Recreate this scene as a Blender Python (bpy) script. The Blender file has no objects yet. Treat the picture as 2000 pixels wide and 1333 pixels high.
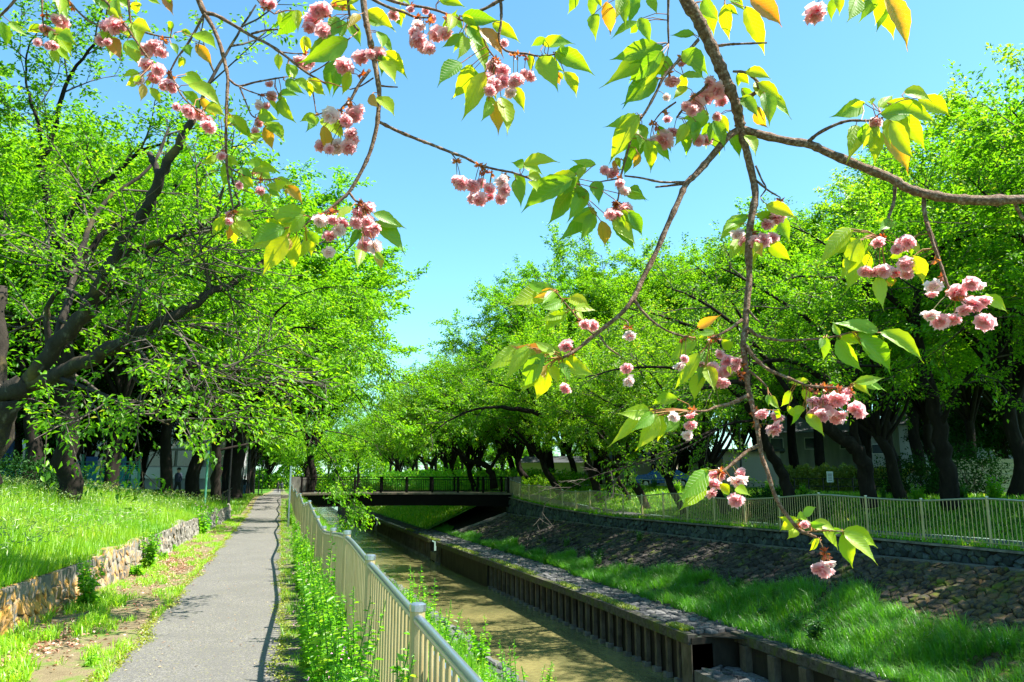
import bpy, bmesh, math, random
import numpy as np
from mathutils import Vector, Matrix, Quaternion
R = math.radians
SC = bpy.context.scene
COL = SC.collection

# ------------------------------------------------------------------ camera, sky, sun, exposure
F, PIT, YAW, H = 1500.0, math.atan(263.5 / 1500), R(16.5), 1.8
FW = np.array([math.sin(YAW) * math.cos(PIT), math.cos(YAW) * math.cos(PIT), math.sin(PIT)])
RT = np.array([math.cos(YAW), -math.sin(YAW), 0.0])
UP = np.cross(RT, FW)
CAM = np.array([0.0, 0.0, H])
cam = bpy.data.objects.new('camera', bpy.data.cameras.new('camera')); COL.objects.link(cam)
cam.location = CAM
cam.rotation_euler = (R(90) + PIT, 0, -YAW)
cam.data.sensor_width = 36; cam.data.lens = 36 * F / 2000
cam.data.clip_start = 0.05; cam.data.clip_end = 3000
SC.camera = cam
SUN = np.array([0.90 * math.cos(R(56)), -0.43 * math.cos(R(56)), math.sin(R(56))]); SUN /= np.linalg.norm(SUN)
w = bpy.data.worlds.new('World'); SC.world = w; w.use_nodes = True
nt = w.node_tree; bg = nt.nodes['Background']
sky = nt.nodes.new('ShaderNodeTexSky'); sky.sky_type = 'NISHITA'; sky.sun_disc = False
sky.sun_elevation = math.asin(SUN[2]); sky.sun_rotation = math.atan2(SUN[0], SUN[1])
sky.air_density = 1.0; sky.dust_density = 0.6; sky.ozone_density = 1.0
tint = nt.nodes.new('ShaderNodeMix'); tint.data_type = 'RGBA'; tint.blend_type = 'MULTIPLY'; tint.inputs[0].default_value = 1
tint.inputs[7].default_value = (0.74, 1.20, 1.22, 1)
nt.links.new(sky.outputs[0], tint.inputs[6]); nt.links.new(tint.outputs[2], bg.inputs[0]); bg.inputs[1].default_value = 0.082
sl = bpy.data.lights.new('sun', 'SUN'); sl.energy = 5.0; sl.angle = R(0.53); sl.color = (1, 0.95, 0.86)
so = bpy.data.objects.new('sun', sl); COL.objects.link(so)
so.rotation_euler = Vector(SUN).to_track_quat('Z', 'Y').to_euler(); so.location = (20, -10, 40)
SC.view_settings.view_transform = 'Standard'; SC.view_settings.look = 'None'
SC.view_settings.exposure = 1.7; SC.view_settings.gamma = 1
SC.view_settings.use_curve_mapping = False
SC.cycles.max_bounces = 7; SC.cycles.diffuse_bounces = 3; SC.cycles.glossy_bounces = 3
SC.cycles.transmission_bounces = 4; SC.cycles.transparent_max_bounces = 6
SC.cycles.use_denoising = True
SC.cycles.sample_clamp_indirect = 6

def ray(x, y): return FW + RT * ((x - 1000) / F) - UP * ((y - 666.5) / F)
def pd(x, y, d): return CAM + ray(x, y) * d
def pz(x, y, z): r = ray(x, y); return CAM + r * ((z - H) / r[2])
def prj(P):
    v = np.asarray(P, float) - CAM; d = v @ FW
    return 1000 + F * (v @ RT) / d, 666.5 - F * (v @ UP) / d, d
def sm(t): t = np.clip(t, 0, 1); return t * t * (3 - 2 * t)
def ip(x, xs, ys): return np.interp(x, xs, ys)

# ------------------------------------------------------------------ materials
MATS = {}
def newmat(name):
    m = bpy.data.materials.new(name); m.use_nodes = True
    t = m.node_tree; t.nodes.clear()
    out = t.nodes.new('ShaderNodeOutputMaterial')
    MATS[name] = m
    return m, t, out
def N(t, typ, **kw):
    n = t.nodes.new(typ)
    for k, v in kw.items():
        if k.startswith('i_'):
            key = k[2:]; key = int(key) if key.isdigit() else key.replace('_', ' ')
            n.inputs[key].default_value = v
        else: setattr(n, k, v)
    return n
def ramp(t, fac, stops, interp='LINEAR'):
    r = N(t, 'ShaderNodeValToRGB'); cr = r.color_ramp; cr.interpolation = interp
    while len(cr.elements) < len(stops): cr.elements.new(0.5)
    for e, (p, c) in zip(cr.elements, stops):
        e.position = p; e.color = (*c, 1) if len(c) == 3 else c
    t.links.new(fac, r.inputs[0]); return r.outputs[0]
def noise(t, vec, scale, detail=4, rough=0.55, dist=0):
    n = N(t, 'ShaderNodeTexNoise'); n.inputs['Scale'].default_value = scale
    n.inputs['Detail'].default_value = detail; n.inputs['Roughness'].default_value = rough
    n.inputs['Distortion'].default_value = dist
    t.links.new(vec, n.inputs['Vector']); return n.outputs['Fac']
def pos(t, scale=None):
    g = N(t, 'ShaderNodeNewGeometry').outputs['Position']
    if scale:
        m = N(t, 'ShaderNodeMapping'); m.inputs['Scale'].default_value = scale
        t.links.new(g, m.inputs['Vector']); g = m.outputs[0]
    return g
def mix(t, fac, a, b, typ='MIX'):
    m = N(t, 'ShaderNodeMix', data_type='RGBA', blend_type=typ)
    for s, v in ((0, fac), (6, a), (7, b)):
        if hasattr(v, 'is_linked') or hasattr(v, 'links'): t.links.new(v, m.inputs[s])
        elif s == 0: m.inputs[0].default_value = v
        else: m.inputs[s].default_value = (*v, 1)
    return m.outputs[2]
def bump(t, h, strength, dist):
    b = N(t, 'ShaderNodeBump'); b.inputs['Strength'].default_value = strength; b.inputs['Distance'].default_value = dist
    t.links.new(h, b.inputs['Height']); return b.outputs[0]
def principled(name, colfn, rough=0.9, bumpfn=None, metal=0, spec=0.3, bs=(0.5, 0.02)):
    m, t, out = newmat(name)
    p = N(t, 'ShaderNodeBsdfPrincipled')
    p.inputs['Roughness'].default_value = rough; p.inputs['Metallic'].default_value = metal
    p.inputs['Specular IOR Level'].default_value = spec
    c = colfn(t) if callable(colfn) else colfn
    if isinstance(c, tuple): p.inputs['Base Color'].default_value = (*c, 1)
    else: t.links.new(c, p.inputs['Base Color'])
    if bumpfn:
        t.links.new(bump(t, bumpfn(t), *bs), p.inputs['Normal'])
    t.links.new(p.outputs[0], out.inputs[0])
    return m
def leafmat(name, stops, trans_gain=(2.0, 1.9, 0.9), rough=0.45, src='attr', tw=0.55, gloss=0.06, veins=False):
    """thin leaf: reflects its colour, lets a yellower colour through"""
    m, t, out = newmat(name)
    if src == 'attr':
        a = N(t, 'ShaderNodeAttribute', attribute_name='v').outputs['Fac']
    else:
        a = N(t, 'ShaderNodeObjectInfo').outputs['Random']
    c = ramp(t, a, stops)
    if src == 'attr':
        oi = N(t, 'ShaderNodeObjectInfo').outputs['Random']
        c = mix(t, 1.0, c, ramp(t, oi, [(0, (.80, .88, 1.0)), (.35, (1.1, 1.0, 1.2)), (.65, (.95, 1.05, .9)), (1, (1.2, 1.12, .9))]), 'MULTIPLY')
    bn = None
    if veins:
        tc = N(t, 'ShaderNodeTexCoord').outputs['Object']
        sx = N(t, 'ShaderNodeSeparateXYZ'); t.links.new(tc, sx.inputs[0])
        ab = N(t, 'ShaderNodeMath', operation='ABSOLUTE'); t.links.new(sx.outputs[0], ab.inputs[0])
        ml = N(t, 'ShaderNodeMath', operation='MULTIPLY_ADD'); t.links.new(ab.outputs[0], ml.inputs[0])
        ml.inputs[1].default_value = -0.9; t.links.new(sx.outputs[1], ml.inputs[2])
        sn = N(t, 'ShaderNodeMath', operation='SINE'); m2 = N(t, 'ShaderNodeMath', operation='MULTIPLY')
        t.links.new(ml.outputs[0], m2.inputs[0]); m2.inputs[1].default_value = 760
        t.links.new(m2.outputs[0], sn.inputs[0])
        lt = N(t, 'ShaderNodeMath', operation='SMOOTH_MIN'); 
        v1 = N(t, 'ShaderNodeMapRange'); t.links.new(sn.outputs[0], v1.inputs[0])
        v1.inputs[1].default_value = 0.75; v1.inputs[2].default_value = 1; v1.inputs[3].default_value = 0; v1.inputs[4].default_value = 0.35
        v2 = N(t, 'ShaderNodeMapRange'); t.links.new(ab.outputs[0], v2.inputs[0])
        v2.inputs[1].default_value = 0; v2.inputs[2].default_value = 0.0012; v2.inputs[3].default_value = 0.6; v2.inputs[4].default_value = 0
        mx = N(t, 'ShaderNodeMath', operation='MAXIMUM'); t.links.new(v1.outputs[0], mx.inputs[0]); t.links.new(v2.outputs[0], mx.inputs[1])
        c = mix(t, mx.outputs[0], c, (0.22, 0.36, 0.04))
        bn = bump(t, mx.outputs[0], 0.6, 0.002)
    g = N(t, 'ShaderNodeMix', data_type='RGBA', blend_type='MULTIPLY'); g.inputs[0].default_value = 1
    t.links.new(c, g.inputs[6]); g.inputs[7].default_value = (*trans_gain, 1)
    d = N(t, 'ShaderNodeBsdfDiffuse'); tr = N(t, 'ShaderNodeBsdfTranslucent')
    t.links.new(c, d.inputs[0]); t.links.new(g.outputs[2], tr.inputs[0])
    s = N(t, 'ShaderNodeMixShader'); s.inputs[0].default_value = tw
    t.links.new(d.outputs[0], s.inputs[1]); t.links.new(tr.outputs[0], s.inputs[2])
    gl = N(t, 'ShaderNodeBsdfGlossy'); gl.inputs['Roughness'].default_value = rough
    gl.inputs[0].default_value = (1, 1, 1, 1)
    s2 = N(t, 'ShaderNodeMixShader'); s2.inputs[0].default_value = gloss
    if bn is not None:
        for q in (d, gl): t.links.new(bn, q.inputs['Normal'])
    t.links.new(s.outputs[0], s2.inputs[1]); t.links.new(gl.outputs[0], s2.inputs[2])
    t.links.new(s2.outputs[0], out.inputs[0])
    return m

# foliage
M_CHERRY = leafmat('cherry_tree_leaves', [(0, (.032, .11, .004)), (.5, (.09, .23, .006)), (.85, (.17, .34, .01)), (1, (.25, .27, .03))], gloss=.018)
M_ZELK = leafmat('fresh_tree_leaves', [(0, (.030, .12, .004)), (.45, (.085, .235, .006)), (.85, (.16, .34, .008)), (1, (.26, .40, .02))], gloss=.015)
M_LIME = leafmat('lime_tree_leaves', [(0, (.10, .25, .01)), (1, (.20, .36, .02))])
M_DARKLEAF = leafmat('evergreen_leaves', [(0, (.008, .035, .006)), (1, (.02, .075, .012))], tw=0.15, gloss=0.008)
M_MIDLEAF = leafmat('shrub_leaves', [(0, (.02, .09, .008)), (1, (.05, .17, .012))], tw=0.35)
M_HEDGE = leafmat('hedge_leaves', [(0, (.12, .22, .015)), (1, (.28, .30, .03))])
M_WEED = leafmat('weed_leaves', [(0, (.06, .23, .008)), (.6, (.14, .36, .012)), (1, (.24, .40, .03))], gloss=.03)
M_GRASS = leafmat('grass_blades', [(0, (.07, .24, .006)), (.6, (.17, .36, .01)), (.93, (.30, .44, .03)), (1, (.42, .42, .12))], tw=0.45, gloss=.03)
M_DGRASS = leafmat('bank_grass_blades', [(0, (.035, .17, .006)), (.7, (.08, .30, .008)), (1, (.16, .38, .015))], tw=0.45)
M_MOSS = leafmat('moss_grass', [(0, (.12, .20, .01)), (1, (.26, .30, .02))], tw=0.3)
M_SEED = leafmat('seed_heads', [(0, (.22, .34, .06)), (1, (.34, .38, .12))])
M_LEAF_G = leafmat('blossom_leaf_green', [(0, (.085, .27, .003)), (1, (.17, .37, .004))], src='obj', veins=True, trans_gain=(2.8, 1.8, .5), tw=.6, gloss=.03)
M_LEAF_Y = leafmat('blossom_leaf_lime', [(0, (.21, .41, .004)), (1, (.34, .49, .005))], src='obj', veins=True, trans_gain=(2.4, 1.6, .5), tw=.6, gloss=.03)
M_LEAF_O = leafmat('blossom_leaf_bronze', [(0, (.40, .36, .01)), (.6, (.44, .30, .01)), (1, (.42, .18, .012))], src='obj', veins=True, trans_gain=(2.3, 1.3, .8), tw=.6, gloss=.05)
M_LITTER = leafmat('dead_leaf_litter', [(0, (.20, .08, .04)), (.6, (.36, .2, .11)), (1, (.5, .38, .25))], tw=0.1)

def petal_mat(name, a, b, c3):
    m, t, out = newmat(name)
    at = N(t, 'ShaderNodeAttribute', attribute_name='v').outputs['Fac']
    c = ramp(t, at, [(0, a), (.5, b), (1, c3)])
    d = N(t, 'ShaderNodeBsdfDiffuse'); tr = N(t, 'ShaderNodeBsdfTranslucent')
    t.links.new(c, d.inputs[0]); t.links.new(c, tr.inputs[0])
    s = N(t, 'ShaderNodeMixShader'); s.inputs[0].default_value = 0.5
    t.links.new(d.outputs[0], s.inputs[1]); t.links.new(tr.outputs[0], s.inputs[2]); t.links.new(s.outputs[0], out.inputs[0])
    return m
M_PETAL = petal_mat('pink_petals', (.92, .13, .21), (.97, .45, .50), (.98, .79, .80))
M_PETALW = petal_mat('pale_petals', (.95, .44, .46), (.98, .76, .74), (.98, .90, .88))
M_BRACT = leafmat('red_bracts', [(0, (.30, .045, .01)), (1, (.5, .16, .03))], src='obj', tw=.4)
M_STALK = principled('flower_stalk', (.13, .10, .02), .6)
M_PEDI = principled('leaf_stalk', (.30, .12, .03), .6)

def bark_col(base, light, sc=6, lich=False):
    def f(t):
        p = pos(t, (1, 1, .35))
        n = noise(t, p, sc, 6, .6)
        c = ramp(t, n, [(.35, base), (.6, tuple(x * 1.6 for x in base)), (.72, light)])
        if not lich: return c
        l = noise(t, pos(t), 1.7, 5, .65)
        k = ramp(t, l, [(.55, (0, 0, 0)), (.72, (.7, .7, .7))])
        return mix(t, k, c, (.15, .115, .03))
    return f
M_BARK = principled('dark_bark', bark_col((.014, .011, .009), (.04, .034, .028)), .95, lambda t: noise(t, pos(t, (1, 1, .3)), 14, 5, .6), bs=(.9, .03), spec=.1)
M_BARKL = principled('lichen_bark', bark_col((.03, .025, .02), (.13, .115, .09), 9, True), .95, lambda t: noise(t, pos(t, (1, 1, .4)), 20, 5, .65), bs=(.9, .03), spec=.1)
M_TWIG = principled('grey_twig_bark', lambda t: ramp(t, noise(t, pos(t), 5), [(.3, (.045, .036, .028)), (.7, (.13, .11, .09))]), .9, spec=.1)
def cherry_bark(t):
    n = noise(t, pos(t), 130, 4, .6); c = ramp(t, n, [(.3, (.07, .032, .015)), (.5, (.17, .09, .045)), (.7, (.34, .25, .18))])
    return c
M_CBARK = principled('cherry_branch_bark', cherry_bark, .75, lambda t: noise(t, pos(t), 170, 4, .7), bs=(1, .006))

# ground
def noise_vec(t, p):
    n = N(t, 'ShaderNodeTexNoise'); n.inputs['Scale'].default_value = 2.5; n.inputs['Detail'].default_value = 4; t.links.new(p, n.inputs['Vector']); return n.outputs['Color']
def asphalt(t):
    p = pos(t)
    a = noise(t, p, 70, 4, .85); c = ramp(t, a, [(.34, (.06, .059, .056)), (.5, (.115, .109, .10)), (.62, (.27, .255, .225))])
    b = noise(t, p, 1.3, 5, .6); c = mix(t, ramp(t, b, [(.35, (.75, .75, .75)), (.62, (0, 0, 0))]), c, (.115, .11, .10))
    k = noise(t, p, 38, 3, .8); k2 = ramp(t, k, [(.62, (0, 0, 0)), (.68, (1, 1, 1))])
    return mix(t, k2, c, (.30, .29, .06))
M_ASPH = principled('asphalt', asphalt, .9, lambda t: noise(t, pos(t), 150, 3, .7), bs=(.5, .01), spec=.2)
def dirt(t):
    p = pos(t)
    n = noise(t, p, 2.2, 6, .65); c = ramp(t, n, [(.3, (.16, .12, .07)), (.5, (.24, .19, .11)), (.62, (.13, .22, .03)), (.75, (.09, .22, .02))])
    g = noise(t, p, 90, 3, .7); return mix(t, ramp(t, g, [(.4, (.35, .35, .35)), (.65, (0, 0, 0))]), c, (.06, .055, .03))
M_DIRT = principled('dirt_verge', dirt, .95, lambda t: noise(t, pos(t), 60, 4, .7), bs=(.8, .02), spec=.1)
def gravel(t):
    p = pos(t)
    v = N(t, 'ShaderNodeTexVoronoi'); v.inputs['Scale'].default_value = 38; t.links.new(p, v.inputs['Vector'])
    c = ramp(t, v.outputs['Distance'], [(.1, (.20, .18, .15)), (.6, (.07, .06, .05))])
    return mix(t, ramp(t, noise(t, p, 9, 4, .7), [(.5, (0, 0, 0)), (.58, (1, 1, 1))]), c, (.20, .27, .03))
M_GRAVEL = principled('gravel_strip', gravel, .95, lambda t: noise(t, pos(t), 60, 3, .6), bs=(.8, .02), spec=.1)
def soilgreen(t):
    n = noise(t, pos(t), 1.5, 6, .65)
    return ramp(t, n, [(.35, (.03, .075, .008)), (.5, (.055, .15, .012)), (.65, (.09, .20, .02))])
M_LAWN = principled('lawn_soil', soilgreen, .95, lambda t: noise(t, pos(t), 25, 4, .7), bs=(.9, .05), spec=.1)
M_FORESTG = principled('woodland_soil', lambda t: ramp(t, noise(t, pos(t), .8, 6, .65), [(.35, (.035, .03, .015)), (.55, (.04, .09, .01)), (.7, (.08, .2, .015))]), .95, spec=.1)
M_RPATH = principled('far_path_asphalt', lambda t: ramp(t, noise(t, pos(t), 30, 4), [(.3, (.08, .08, .085)), (.7, (.16, .155, .16))]), .9, spec=.2)
def stonecol(t, lichen=True, base=((.07, .07, .068), (.20, .19, .175)), moss=.0, lc=(.42, .22, .035)):
    r = N(t, 'ShaderNodeObjectInfo').outputs['Random']
    at = N(t, 'ShaderNodeAttribute', attribute_name='v').outputs['Fac']
    s = N(t, 'ShaderNodeMath', operation='ADD'); t.links.new(r, s.inputs[0]); t.links.new(at, s.inputs[1])
    fr = N(t, 'ShaderNodeMath', operation='FRACT'); t.links.new(s.outputs[0], fr.inputs[0])
    c = ramp(t, fr.outputs[0], [(0, base[0]), (1, base[1])])
    c = mix(t, ramp(t, noise(t, pos(t), 18, 5, .7), [(.35, (.6, .6, .6)), (.6, (0, 0, 0))]), c, tuple(x * .45 for x in base[0]))
    if lichen:
        n = noise(t, pos(t, (1, 1, .45)), 7, 7, .75, .6)
        # orange lichen is thickest near the start of the wall
        sp = N(t, 'ShaderNodeSeparateXYZ'); t.links.new(pos(t), sp.inputs[0])
        mr = N(t, 'ShaderNodeMapRange'); t.links.new(sp.outputs[1], mr.inputs[0])
        mr.inputs[1].default_value = 9; mr.inputs[2].default_value = 24; mr.inputs[3].default_value = .17; mr.inputs[4].default_value = -.05
        ad = N(t, 'ShaderNodeMath', operation='ADD'); t.links.new(n, ad.inputs[0]); t.links.new(mr.outputs[0], ad.inputs[1])
        c = mix(t, ramp(t, ad.outputs[0], [(.54, (0, 0, 0)), (.70, (.75, .75, .75))]), c, lc)
    if moss:
        n = noise(t, pos(t), 2.0, 6, .7)
        c = mix(t, ramp(t, n, [(.62 - moss, (0, 0, 0)), (.75 - moss, (.85, .85, .85))]), c, (.10, .13, .012))
    return c
M_STONE = principled('lichen_wall_stone', lambda t: stonecol(t, True, ((.13, .12, .105), (.34, .31, .26)), lc=(.58, .29, .04)), .9, lambda t: noise(t, pos(t), 45, 5, .7), bs=(.8, .01), spec=.15)
M_STONE2 = principled('dark_wall_stone', lambda t: stonecol(t, False, ((.03, .04, .042), (.10, .12, .115)), .03), .85, lambda t: noise(t, pos(t), 35, 5, .7), bs=(.8, .012), spec=.25)
M_STONE3 = principled('bank_stone', lambda t: stonecol(t, True, ((.022, .02, .021), (.095, .08, .07)), .08, lc=(.16, .10, .035)), .9, lambda t: noise(t, pos(t), 30, 5, .7), bs=(.8, .015), spec=.15)
M_COBBLE = principled('berm_cobble', lambda t: stonecol(t, False, ((.05, .052, .056), (.17, .165, .16)), .03), .85, lambda t: noise(t, pos(t), 40, 5, .7), bs=(.8, .012), spec=.2)
M_MORTAR = principled('dark_mortar', (.022, .02, .016), .95, spec=.1)
M_CONC = principled('weathered_concrete', lambda t: ramp(t, noise(t, pos(t, (1, 1, .5)), 3, 7, .7), [(.3, (.06, .055, .045)), (.6, (.19, .175, .15)), (.8, (.28, .26, .22))]), .9, lambda t: noise(t, pos(t), 30, 5), bs=(.4, .01), spec=.2)
M_CAPC = principled('mossy_cap_concrete', lambda t: mix(t, ramp(t, noise(t, pos(t), 2.2, 6, .7), [(.48, (0, 0, 0)), (.62, (.8, .8, .8))]), ramp(t, noise(t, pos(t), 9, 6, .7), [(.3, (.025, .022, .018)), (.7, (.11, .10, .085))]), (.07, .09, .012)), .9, lambda t: noise(t, pos(t), 30, 5), bs=(.6, .01), spec=.15)
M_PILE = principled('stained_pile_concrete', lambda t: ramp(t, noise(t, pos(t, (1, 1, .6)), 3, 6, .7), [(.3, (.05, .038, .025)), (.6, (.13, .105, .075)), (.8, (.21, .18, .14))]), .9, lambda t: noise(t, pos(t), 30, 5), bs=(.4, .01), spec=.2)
M_PANEL = principled('dark_panel_concrete', lambda t: ramp(t, noise(t, pos(t, (1, 1, .4)), 3, 6, .7), [(.3, (.012, .010, .008)), (.7, (.04, .032, .022))]), .8, spec=.25)  # near-black mottled tone for the panels set back behind the piles
M_MUD = principled('riverbed_mud', (.10, .085, .03), .9)
M_BRIDGE = principled('dark_brown_bridge_paint', lambda t: ramp(t, noise(t, pos(t), 4, 6), [(.3, (.0025, .002, .0018)), (.7, (.006, .0045, .0035))]), .8, spec=.1)
M_DECK = principled('bridge_deck_concrete', lambda t: ramp(t, noise(t, pos(t), 3, 6), [(.3, (.07, .055, .04)), (.7, (.17, .14, .1))]), .9)
M_STEEL = principled('galvanised_steel', (.48, .5, .52), .32, lambda t: noise(t, pos(t), 30, 3), metal=.9, bs=(.1, .01))
M_CREAM = principled('cream_fence_paint', lambda t: ramp(t, noise(t, pos(t, (1, 1, .3)), 8, 5, .7), [(.3, (.34, .265, .11)), (.7, (.48, .39, .20))]), .38, metal=.25, spec=.5)
M_LAMP = principled('black_pole_paint', (.012, .012, .013), .4)
M_GPOLE = principled('green_pole_paint', (.06, .22, .15), .5)
M_WHITE = principled('white_paint', (.75, .75, .74), .6)
M_TEAL = principled('teal_net', (.03, .42, .36), .7)
M_BLUE = principled('blue_sheet', (.05, .12, .38), .6)
M_GLASS = principled('window_glass', (.04, .06, .08), .08, spec=.8)
M_WALLG = principled('grey_house_wall', lambda t: ramp(t, noise(t, pos(t, (1, 1, .2)), 2, 5), [(.3, (.26, .27, .28)), (.7, (.42, .42, .42))]), .9)
M_WALLB = principled('beige_house_wall', (.50, .42, .33), .9)
M_ROOF = principled('dark_roof_tiles', (.06, .065, .07), .7)
M_SHUT = principled('shutter_metal', (.42, .38, .35), .6)
M_WOODF = principled('wooden_boards', lambda t: ramp(t, noise(t, pos(t, (.3, .3, 3)), 4, 5), [(.3, (.25, .2, .13)), (.7, (.4, .34, .24))]), .85)
M_CAR = principled('blue_car_paint', (.02, .13, .5), .25, spec=.6)
M_CARW = principled('white_car_paint', (.7, .7, .7), .25, spec=.6)
M_RUB = principled('black_rubber', (.015, .015, .015), .8)

def water_mat():
    m, t, out = newmat('murky_water')
    p = pos(t, (1, .55, 1))
    n = noise(t, p, 2.6, 6, .6); n2 = noise(t, p, 11, 3, .5)
    a = N(t, 'ShaderNodeMath', operation='ADD'); t.links.new(n, a.inputs[0]); t.links.new(n2, a.inputs[1])
    b = bump(t, a.outputs[0], .28, .06)
    big = noise(t, pos(t, (.6, .25, 1)), 1.2, 4, .6)
    c = ramp(t, big, [(.35, (.095, .095, .04)), (.65, (.22, .19, .075))])
    pb = N(t, 'ShaderNodeBsdfPrincipled'); t.links.new(c, pb.inputs['Base Color'])
    pb.inputs['Roughness'].default_value = .06; pb.inputs['IOR'].default_value = 1.33
    t.links.new(b, pb.inputs['Normal']); t.links.new(pb.outputs[0], out.inputs[0])
    return m
M_WATER = water_mat()

def board_mat():
    m, t, out = newmat('printed_map_board')
    c = ramp(t, noise(t, pos(t), 9, 5, .7), [(.42, (.55, .56, .52)), (.5, (.30, .33, .28)), (.56, (.5, .5, .46))])
    pb = N(t, 'ShaderNodeBsdfPrincipled'); t.links.new(c, pb.inputs['Base Color']); pb.inputs['Roughness'].default_value = .5
    t.links.new(pb.outputs[0], out.inputs[0]); return m
M_BOARD = board_mat()

# ------------------------------------------------------------------ mesh helpers
def me(name, V, Fc, mat, attr=None, smooth=False):
    V = np.asarray(V, np.float32).reshape(-1, 3)
    m = bpy.data.meshes.new(name)
    if isinstance(Fc, np.ndarray):
        k = Fc.shape[1]; n = len(Fc)
        m.vertices.add(len(V)); m.vertices.foreach_set('co', V.ravel())
        m.loops.add(n * k); m.loops.foreach_set('vertex_index', Fc.astype(np.int32).ravel())
        m.polygons.add(n)
        m.polygons.foreach_set('loop_start', np.arange(0, n * k, k, dtype=np.int32))
        m.polygons.foreach_set('loop_total', np.full(n, k, dtype=np.int32))
        m.update(calc_edges=True)
    else:
        m.from_pydata(V.tolist(), [], Fc); m.update()
    if attr is not None:
        a = m.attributes.new('v', 'FLOAT', 'FACE'); a.data.foreach_set('value', np.asarray(attr, np.float32))
    if smooth: m.polygons.foreach_set('use_smooth', np.ones(len(m.polygons), bool))
    for q in (mat if isinstance(mat, (list, tuple)) else [mat]): m.materials.append(q)
    return m
def link(name, mesh, parent=None, loc=(0, 0, 0)):
    o = bpy.data.objects.new(name, mesh); COL.objects.link(o)
    o.location = loc
    if parent: o.parent = parent
    return o
def part(name, V, Fc, mat, parent, attr=None, smooth=False, label=None, kind=None):
    """V in world space; parent empties are unrotated"""
    off = wloc(parent)
    o = link(name, me(name, np.asarray(V, float) - off, Fc, mat, attr, smooth), parent)
    if label: o['label'] = label
    if kind: o['kind'] = kind
    return o
def wloc(o):
    v = np.zeros(3)
    while o is not None: v += np.array(o.location); o = o.parent
    return v
def tag(o, label=None, cat=None, group=None, kind=None):
    for k, v in (('label', label), ('category', cat), ('group', group), ('kind', kind)):
        if v: o[k] = v
    return o
def thing(name, loc, label, cat, group=None, rz=0):
    o = bpy.data.objects.new(name, None); COL.objects.link(o); o.location = loc; o.rotation_euler[2] = rz
    o.empty_display_size = .2
    return tag(o, label, cat, group)
def copy_tree(o, parent=None):
    c = o.copy(); COL.objects.link(c)
    if parent: c.parent = parent
    for ch in o.children: copy_tree(ch, c)
    return c
def join(parts):
    Vs, Fs, off = [], [], 0
    for V, Fc in parts:
        Vs.append(np.asarray(V, float)); Fs += [tuple(i + off for i in f) for f in Fc]; off += len(V)
    return np.concatenate(Vs), Fs
def box(c, s, rz=0, tilt=None):
    c = np.array(c, float); s = np.array(s, float) / 2
    v = np.array([[x, y, z] for x in (-1, 1) for y in (-1, 1) for z in (-1, 1)], float) * s
    if rz:
        a = np.array([[math.cos(rz), -math.sin(rz), 0], [math.sin(rz), math.cos(rz), 0], [0, 0, 1]]); v = v @ a.T
    f = [(0, 1, 3, 2), (4, 6, 7, 5), (0, 4, 5, 1), (2, 3, 7, 6), (0, 2, 6, 4), (1, 5, 7, 3)]
    return v + c, f
def beam(a, b, wd, hg):
    """box from a to b with width wd (sideways) and height hg"""
    a = np.array(a, float); b = np.array(b, float); d = b - a; L = np.linalg.norm(d); d /= L
    s = np.cross(d, [0, 0, 1.0])
    s = np.array([1.0, 0, 0]) if np.linalg.norm(s) < 1e-6 else s / np.linalg.norm(s)
    u = np.cross(s, d)
    v = np.array([p + s * i * wd / 2 + u * j * hg / 2 for p in (a, b) for i in (-1, 1) for j in (-1, 1)])
    return v, [(0, 1, 3, 2), (4, 6, 7, 5), (0, 4, 5, 1), (2, 3, 7, 6), (0, 2, 6, 4), (1, 5, 7, 3)]
def tube(P, rad, n=6, cap=True):
    P = np.asarray(P, float); m = len(P); rad = np.broadcast_to(rad, (m,))
    T = np.gradient(P, axis=0); T /= np.linalg.norm(T, axis=1)[:, None] + 1e-9
    ref = np.array([0, 0, 1.0]) if abs(T[0][2]) < .9 else np.array([1.0, 0, 0])
    ang = np.arange(n) * 2 * math.pi / n
    V = []
    nrm = np.cross(T[0], ref); nrm /= np.linalg.norm(nrm)
    for i in range(m):
        nrm = nrm - T[i] * (nrm @ T[i]); nrm /= np.linalg.norm(nrm) + 1e-9
        b = np.cross(T[i], nrm)
        V.append(P[i] + rad[i] * (np.cos(ang)[:, None] * nrm + np.sin(ang)[:, None] * b))
    V = np.concatenate(V)
    Fc = [(i * n + j, i * n + (j + 1) % n, (i + 1) * n + (j + 1) % n, (i + 1) * n + j) for i in range(m - 1) for j in range(n)]
    if cap:
        Fc.append(tuple(range(n))[::-1]); Fc.append(tuple((m - 1) * n + j for j in range(n)))
    return V, Fc
def spline(P, k=4):
    """Catmull-Rom through points (rows may carry extra columns)"""
    P = np.asarray(P, float)
    if len(P) < 3: return np.array([P[0] + (P[-1] - P[0]) * t for t in np.linspace(0, 1, k + 1)])
    Q = np.vstack([2 * P[0] - P[1], P, 2 * P[-1] - P[-2]]); out = []
    for i in range(1, len(Q) - 2):
        for t in np.arange(k) / k:
            a, b, c, d = Q[i - 1], Q[i], Q[i + 1], Q[i + 2]
            out.append(.5 * (2 * b + (c - a) * t + (2 * a - 5 * b + 4 * c - d) * t ** 2 + (3 * b - a - 3 * c + d) * t ** 3))
    out.append(P[-1]); return np.array(out)
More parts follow.
